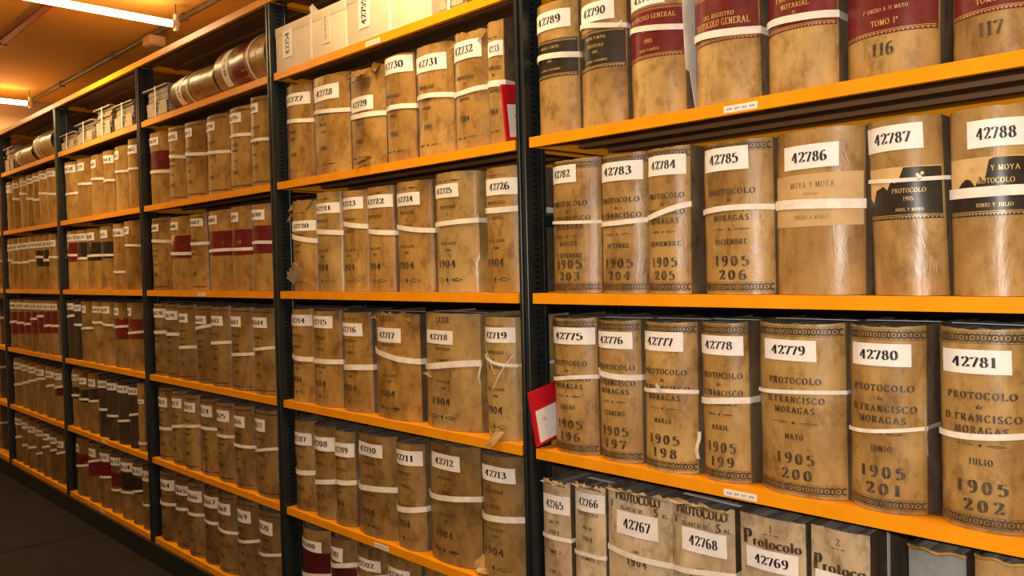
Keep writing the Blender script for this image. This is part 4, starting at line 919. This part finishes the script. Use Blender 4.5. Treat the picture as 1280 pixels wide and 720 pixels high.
def panel_mesh(Ls):
    mb = MB(); mb.box(.002, Ls - .002, .0145, DEP - .0025, -.0040, -.0021)
    for k in (.16, .42, .7): mb.box(.015, Ls - .015, DEP * k - .012, DEP * k + .012, -.015, -.0041, .002)
    mb.box(.015, Ls - .015, .056, DEP - .003, -.0020, -.0004)
    return mb
for b in range(1, 7):
    xl = UX[b]; xr = UX[b - 1] - GAPW
    for li, z in enumerate(LZ):
        if li == 0: xl_, xr_ = xl - (GAPW / 2 - .001), xr + (GAPW / 2 - .001)     # rack caps run over the uprights
        else: xl_, xr_ = xl + .0005, xr - .0005
        mb = shelf_mesh(xr_ - xl_, li == 0); s = mb.build('shelf', ORANGE, rack); s.location = (xl_, -.007 if li == 0 else 0, z + (.004 if li == 0 else 0))
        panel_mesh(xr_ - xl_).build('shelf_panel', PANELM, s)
        for (bb, ll, x0) in ((1, 2, .516), (1, 4, .502), (2, 1, -.646), (2, 5, -.671), (3, 3, -1.821), (4, 6, -3.027), (3, 6, -1.66), (4, 5, -2.96)):
            if (bb, ll) == (b, li):
                mb = MB(); mb.box(0, .070, -.0006, 0, -.0205, -.0075); t = mb.build('shelf_label', PAPER, s); t.location = (x0 - xl_, 0, 0)
                g = MB()
                for q_ in range(4): put_text(g, ('4278', '4279', '4271', '4270')[q_], lambda x, zz: Vector((x + x0 - xl_, -.0009, zz)), .012 + q_ * .0155, -.0162, .0042, .012, .2, .06, 1)
                g.build('shelf_label_print', INK, s)
for b in range(1, 7):
    mb = MB(); mb.box(UX[b] - .008, UX[b - 1] - .037, DEP + .0005, DEP + .002, .1, 1.905); mb.build('rear_shade_sheet', STEEL, rack)  # added dark sheets at the rear, standing in for shade between the volumes
mb = MB(); mb.box(UX[-1], UX[0], -.008, .03, .0, .089, .002); mb.build('base_rail', STEEL, rack)
mb = MB(); mb.box(UX[-1], UX[0], DEP - .03, DEP, .0, .089, .002); mb.build('base_rail', STEEL, rack)

# ------------------------------------------------------------------ the volumes on the shelves
ORD = ['first', 'second', 'third', 'fourth', 'fifth', 'sixth', 'seventh', 'eighth']
BAY = {1: 'nearest bay', 2: 'second bay', 3: 'third bay', 4: 'fourth bay', 5: 'fifth bay', 6: 'sixth bay'}
ROWN = {2: 'upright row', 3: 'upright row', 4: 'upright row', 5: 'upright row', 6: 'upright row'}
LOOK = {'v': 'tan vellum', 'w': 'smooth tan vellum', 'o': 'ochre vellum', 'p': 'pale tan vellum', 'b': 'brown vellum', 'd': 'dark brown vellum', 'g': 'pale parchment', 'blue': 'blue-grey cloth', 'tan': 'straw-coloured vellum'}
PN = {'red': 'red title panel', 'dred': 'dark red title panel', 'black': 'black title panel', 'paper': 'paper title panel', 'yelred': 'torn red panel'}
EXT = {'42729': 'with frayed foot', '42720': 'with torn flaps', '42713': 'with curled foot', '42718': 'with torn strip', '42719': 'with crossing tapes', '42717': 'headed LXXVIII'}
FULL = {'42789': 'tan volume with black title panel standing against the front steel upright, upper right', '42790': 'tan volume with knotted tape above its black title panel, upper right',
        '42791': 'tan volume with red panel dated 1905 and loose white wrapping hanging on its right', '42792': 'tan volume with red panel reading PROTOCOLO GENERAL', '42793': 'tan volume with red panel and tape just beneath its gilt 1905',
        '42794': 'tan volume stencilled 116 below its red TOMO panel', '42795': 'tan volume stencilled 117 at the upper right edge',
        '42786': 'smooth tan volume with pale paper panel lettered MOYA Y MOYA under a wide tape', '42787': 'smooth tan volume with torn black panel and knotted tape, left of the rightmost one',
        '42788': 'smooth tan volume with torn black panel at the right edge, one wide tape',
        '42765': 'narrow ragged parchment volume standing against the front upright, lower right shelf', '42766': 'narrow ragged parchment volume, second from the front upright, lower right shelf',
        '42767': 'wide parchment volume with big stencilled PROTOCOLO, left one of two', '42768': 'wide parchment volume with big stencilled PROTOCOLO, right one of two, ragged head',
        '42769': 'parchment volume headed with figure 1 and label 42769 under its big Protocolo', '42770': 'parchment volume headed with figure 2, Protocolo broken over two lines, tape on side',
        '42771': 'blue-grey cloth volume at lower right corner with tape over its head', '42772': 'straw-coloured volume at the very bottom right corner'}
idx = {}
for bk in BOOKS:
    bay, row, num, x0, x1, h, lab, tape, kind, panel, txt, opt = bk
    k = idx.get((bay, row), 0); idx[(bay, row)] = k + 1
    dark = bool(panel and panel[0] == 'dark')
    if bay >= 4 and panel is None and opt == 'dark': dark = True
    h = min(h, .327); w = x1 - x0 - .003
    if bay == 1 and kind in ('v', 'w', 'g'): pass
    look = 'blackened' if opt == 'dark' else LOOK[kind]
    has = PN[panel[0]] if panel and panel[0] in PN else ''
    row_n = {2: 'second', 3: 'third', 4: 'fourth', 5: 'fifth', 6: 'bottom'}[row]
    if num in FULL: lb = FULL[num]
    elif bay <= 2:
        ex = (' dated ' + txt.split('|')[1].split()[0] + ' 1905') if txt.startswith('mor') else (EXT.get(num) or '')
        lb = '%s volume%s numbered %s, %s from left, %s shelf, %s' % (look, ex if ex.startswith(' ') or not ex else ' ' + ex, num, ORD[k], row_n, BAY[bay])
    else:
        lb = '%s volume%s, %s from left, %s shelf, %s from right' % (look, (' with ' + has.replace(' title', '')) if has else '', ORD[k], row_n, BAY[bay])
    root = empty('archive_volume', ((x0 + x1) / 2 - .0015 + .0015, 0, LZ[row] + .0006), lb, 'book', 'archive volumes, %s, %s shelf' % (BAY[bay], {2: 'second', 3: 'third', 4: 'fourth', 5: 'fifth', 6: 'bottom'}[row]))
    volume(num, w, h, kind, lab, tape, panel, txt, opt, root, 3 if bay <= 2 else 1)

# ------------------------------------------------------------------ things on the top loaded shelf
Z1 = LZ[1] + .0006
def lying_volume(x0, x1, th_, num, red, label, kind='p', tape_at=.6, lab_at=.12):
    Lh = x1 - x0 - .004
    root = empty('lying_volume', (x0 + .002, 0, Z1 + th_ / 2 + .003), label, 'book', 'volumes lying on the top loaded shelf', (0, math.pi / 2, 0))
    # local z becomes world +x ; local x becomes world -z
    sp = volume(num, th_, Lh, kind, None, None, ('red', Lh * .36, Lh * .62) if red else None, '', 'flat', root, 1, .26, min(.06, th_ * .42))
    mb = MB(); patch(mb, sp, -th_ * .36, th_ * .36, lambda u: Lh * lab_at, lambda u: Lh * (lab_at + .13), .0018, 10, 2)
    lb = mb.build('paper_label', PAPER, root, True)
    g = MB(); put_text(g, num, lambda a, b: sp(a, b, .0023), 0, Lh * (lab_at + .04), Lh * .05, th_ * .55, .22, .07, 1); g.build('number', INK, lb)
    mb = MB(); zt = Lh * tape_at; path = []
    path.append((Vector((-th_ / 2 - .0003, .2, zt)), Vector((-1, 0, 0))))
    for i in range(17):
        x = -th_ / 2 + th_ * i / 16; p = sp(x, zt, .0022); q = sp(x, zt, .0032); path.append((p, (q - p).normalized()))
    V, Fc = strip_ribbon(path, .011); mb.add(V, Fc); mb.build('ribbon', RIBBON, root, True, 30)
    g = MB()
    for s_, f_ in (('PROTOCOLO', .70), ('1904', .82), ('TOMO', .52)):
        if not (red and f_ < .65): put_text(g, s_, lambda a, b: sp(a, b, .0012), 0, Lh * f_, .009, th_ * .6, .18, .06, 1)
    g.build('faded_lettering', INKFADE, root)
lying_volume(-2.045, -1.655, .150, '42697', False, 'glossy tan volume lying on its side left of the one with red panel', 'o', .42, .13)
lying_volume(-1.648, -1.262, .180, '42698', True, 'glossy tan volume with red panel lying on its side by second upright', 'o', .70, .16)
lying_volume(-4.345, -3.990, .125, '42624', False, 'tan volume lying on its side, left one at far left top', 'o', .35, .12)
lying_volume(-3.985, -3.640, .170, '42625', False, 'tan volume lying on its side touching the fourth upright', 'o', .35, .12)

def bundle(x0, x1, h, label, overhang=.03):
    w = x1 - x0; root = empty('document_bundle', ((x0 + x1) / 2, .012, Z1), label, 'document bundle', 'tied document bundles on top loaded shelf')
    bw = w - overhang - .012; xc0 = -w / 2 + overhang + .004; xc1 = xc0 + bw
    mb = MB(); mb.box(-w / 2 + .006, w / 2 - .006, -.004, .24, 0, .006, .001); mb.build('board', GREYCARD, root)
    # paper stack of uneven gatherings
    mb = MB(); n = 9; r = random.Random(label); hz = (h - .014) / n
    for i in range(n): mb.box(xc0 + r.uniform(0, .005), xc1 - r.uniform(0, .006), r.uniform(0, .006), .235, .0062 + i * hz, .006 + (i + .93) * hz)
    mb.build('paper_stack', GREYCARD, root)
    mb = MB(); mb.box(-w / 2 + .002, w / 2 - .010, -.006, .24, h - .008, h - .001, .0015); mb.build('board', GREYCARD, root)
    mb = MB(); lz = h * .50
    mb.add([(xc0 - .004, -.003, .008), (xc1 - .006, -.003, .008), (xc1 - .010, -.004, lz), (xc0 - .006, -.004, lz), (xc0 - .004, -.002, .008), (xc1 - .006, -.002, .008), (xc1 - .010, -.003, lz), (xc0 - .006, -.003, lz)],
           [(0, 1, 2, 3), (4, 7, 6, 5), (0, 3, 7, 4), (1, 5, 6, 2), (3, 2, 6, 7), (0, 4, 5, 1)])
    lb = mb.build('printed_label', PRINTED, root)
    g = MB(); cx = (xc0 + xc1) / 2 - .004
    for s_, f_, hh in (('ARCHIVO', .72, .012), ('NOTARIAL', .45, .010), ('1904', .2, .012)): put_text(g, s_, lambda a, b: Vector((a, -.0045, b)), cx, .008 + (lz - .008) * f_, hh, bw * .7, .2, .06, 1)
    g.build('print', INKSP, lb)
    mb = MB(); xm = xc0 + bw * .42
    mb.box(xm, xm + .011, -.0075, -.0066, .001, h); mb.box(xm, xm + .011, -.0075, .2, h - .0004, h + .0004); mb.build('ribbon', RIBBON, root)
bundle(-2.325, -2.062, .128, 'grey tied bundle with overhanging top board beside third upright', .045)
for x0, x1, h, l in ((-3.478, -3.235, .085, 'lowest grey tied bundle, leftmost of four in the fourth bay'), (-3.225, -2.960, .108, 'grey tied bundle, second from left of four in fourth bay'),
                     (-2.945, -2.712, .140, 'tallest grey tied bundle, third of four in fourth bay'), (-2.700, -2.440, .120, 'grey tied bundle beside the third upright, rightmost of four')):
    bundle(x0, x1, h, l, .035)
bundle(-4.590, -4.360, .145, 'grey tied bundle at the far left edge of the picture', .035)

def archive_box(x0, x1, h, num, label, lx, sx, seam, note=None):
    root = empty('archive_box', (x0, .004, Z1), label, 'box', 'cream archive boxes on the top loaded shelf')
    w = x1 - x0; mb = MB(); mb.box(0, w, .0, .27, 0, h - .006, .003); mb.build('body', CREAM, root, True)
    mb = MB(); mb.box(-.0012, w + .0012, -.0012, .2712, h - .03, h, .002); mb.build('lid', CREAM, root, True)
    f = lambda off: (lambda a, b: Vector((a, off, b)))
    mb = MB(); mb.box(lx, lx + .055, -.0022, -.0012, .036, .036 + h * .62); lb = mb.build('paper_label', PAPER, root)
    g = MB(); put_text(g, num, f(-.0026), lx + .0275, .036 + h * .31, .024, h * .48, .22, .06, 3, rot=True); g.build('number', INK, lb)
    mb = MB(); mb.box(seam, seam + .012, -.0019, -.0010, .002, h - .001); mb.box(seam, seam + .012, -.0019, .2, h, h + .0006); mb.build('ribbon', RIBBON, root)
    if sx:
        mb = MB(); mb.box(sx, sx + .045, -.0020, -.0012, .034, .034 + h * .66); lb = mb.build('paper_label', CREAM, root)
        g = MB()
        put_text(g, 'CAJA 1904 N 42754', f(-.0024), sx + .022, .034 + h * .33, .0065, h * .55, .2, .06, 1, rot=True); g.build('print', INKFADE, lb)
archive_box(-1.166, -.752, .143, '42754', 'cream card archive box labelled 42754 beside the upright', .050, .285, .215)
archive_box(-.742, -.350, .150, '42755', 'cream card archive box labelled 42755, right of the other', .060, None, .205)
bundle(-.342, -.215, .15, 'grey bundle partly seen right of the cream boxes', .006)
lying_volume(-.205, -.06, .15, '42756', False, 'tan volume partly seen at the top edge beside first upright', 'p', .3, .5)
t = MB(); t.add([(-.018, 0, 0), (.010, 0, 0), (.022, 0, .012), (-.004, 0, .055), (-.020, 0, .050), (-.018, .001, 0), (.010, .001, 0), (.022, .001, .012), (-.004, .001, .055), (-.020, .001, .050)],
               [(0, 1, 2, 3, 4), (5, 9, 8, 7, 6), (0, 5, 6, 1), (1, 6, 7, 2), (2, 7, 8, 3), (3, 8, 9, 4), (4, 9, 5, 0)])
o = t.build('paper_slip', PAPER); o.location = (-.985, .05, Z1 + .1441); o.rotation_euler = (0, -.25, .2); tag(o, 'small white paper slip standing on the first cream box', 'paper slip')

# ------------------------------------------------------------------ red document folders
def folder(x, y, z, tilt, lx, label, w=.16, h=.132):
    root = empty('red_folder', (x, y, z), label, 'folder', None, (tilt, 0, 0))
    mb = MB(); mb.box(0, .0022, 0, w, 0, h, .0004); mb.build('cover', RED, root)
    mb = MB(); mb.box(-.0034, -.0012, 0, w, 0, h, .0004); mb.build('cover', RED, root)
    mb = MB(); mb.box(-.0034, .0022, -.0016, .0012, 0, h, .0006); mb.build('spine', RED, root)
    mb = MB(); mb.box(-.0011, -.0001, .003, w - .004, .003, h - .003); mb.build('paper_sheets', PAPER, root)
    mb = MB(); mb.box(.0023, .0028, .010, .105, .007, h * .64); lb = mb.build('paper_label', PAPER, root)
    g = MB()
    for s_, zz in (('L.A.', .42), ('2', .27)): put_text(g, s_, lambda a, b: Vector((.0031, a, b)), .036, h * zz, .006, .02, .2, .07, 1)
    g.build('number', INK, lb)
folder(.0045, .0, LZ[4] + .004, math.radians(11), 0, 'red folder with white label leaning out beside volume 42775')
folder(-.078, .004, LZ[2] + .004, math.radians(6), 0, 'red folder with white label beside volume 42733, behind upright')
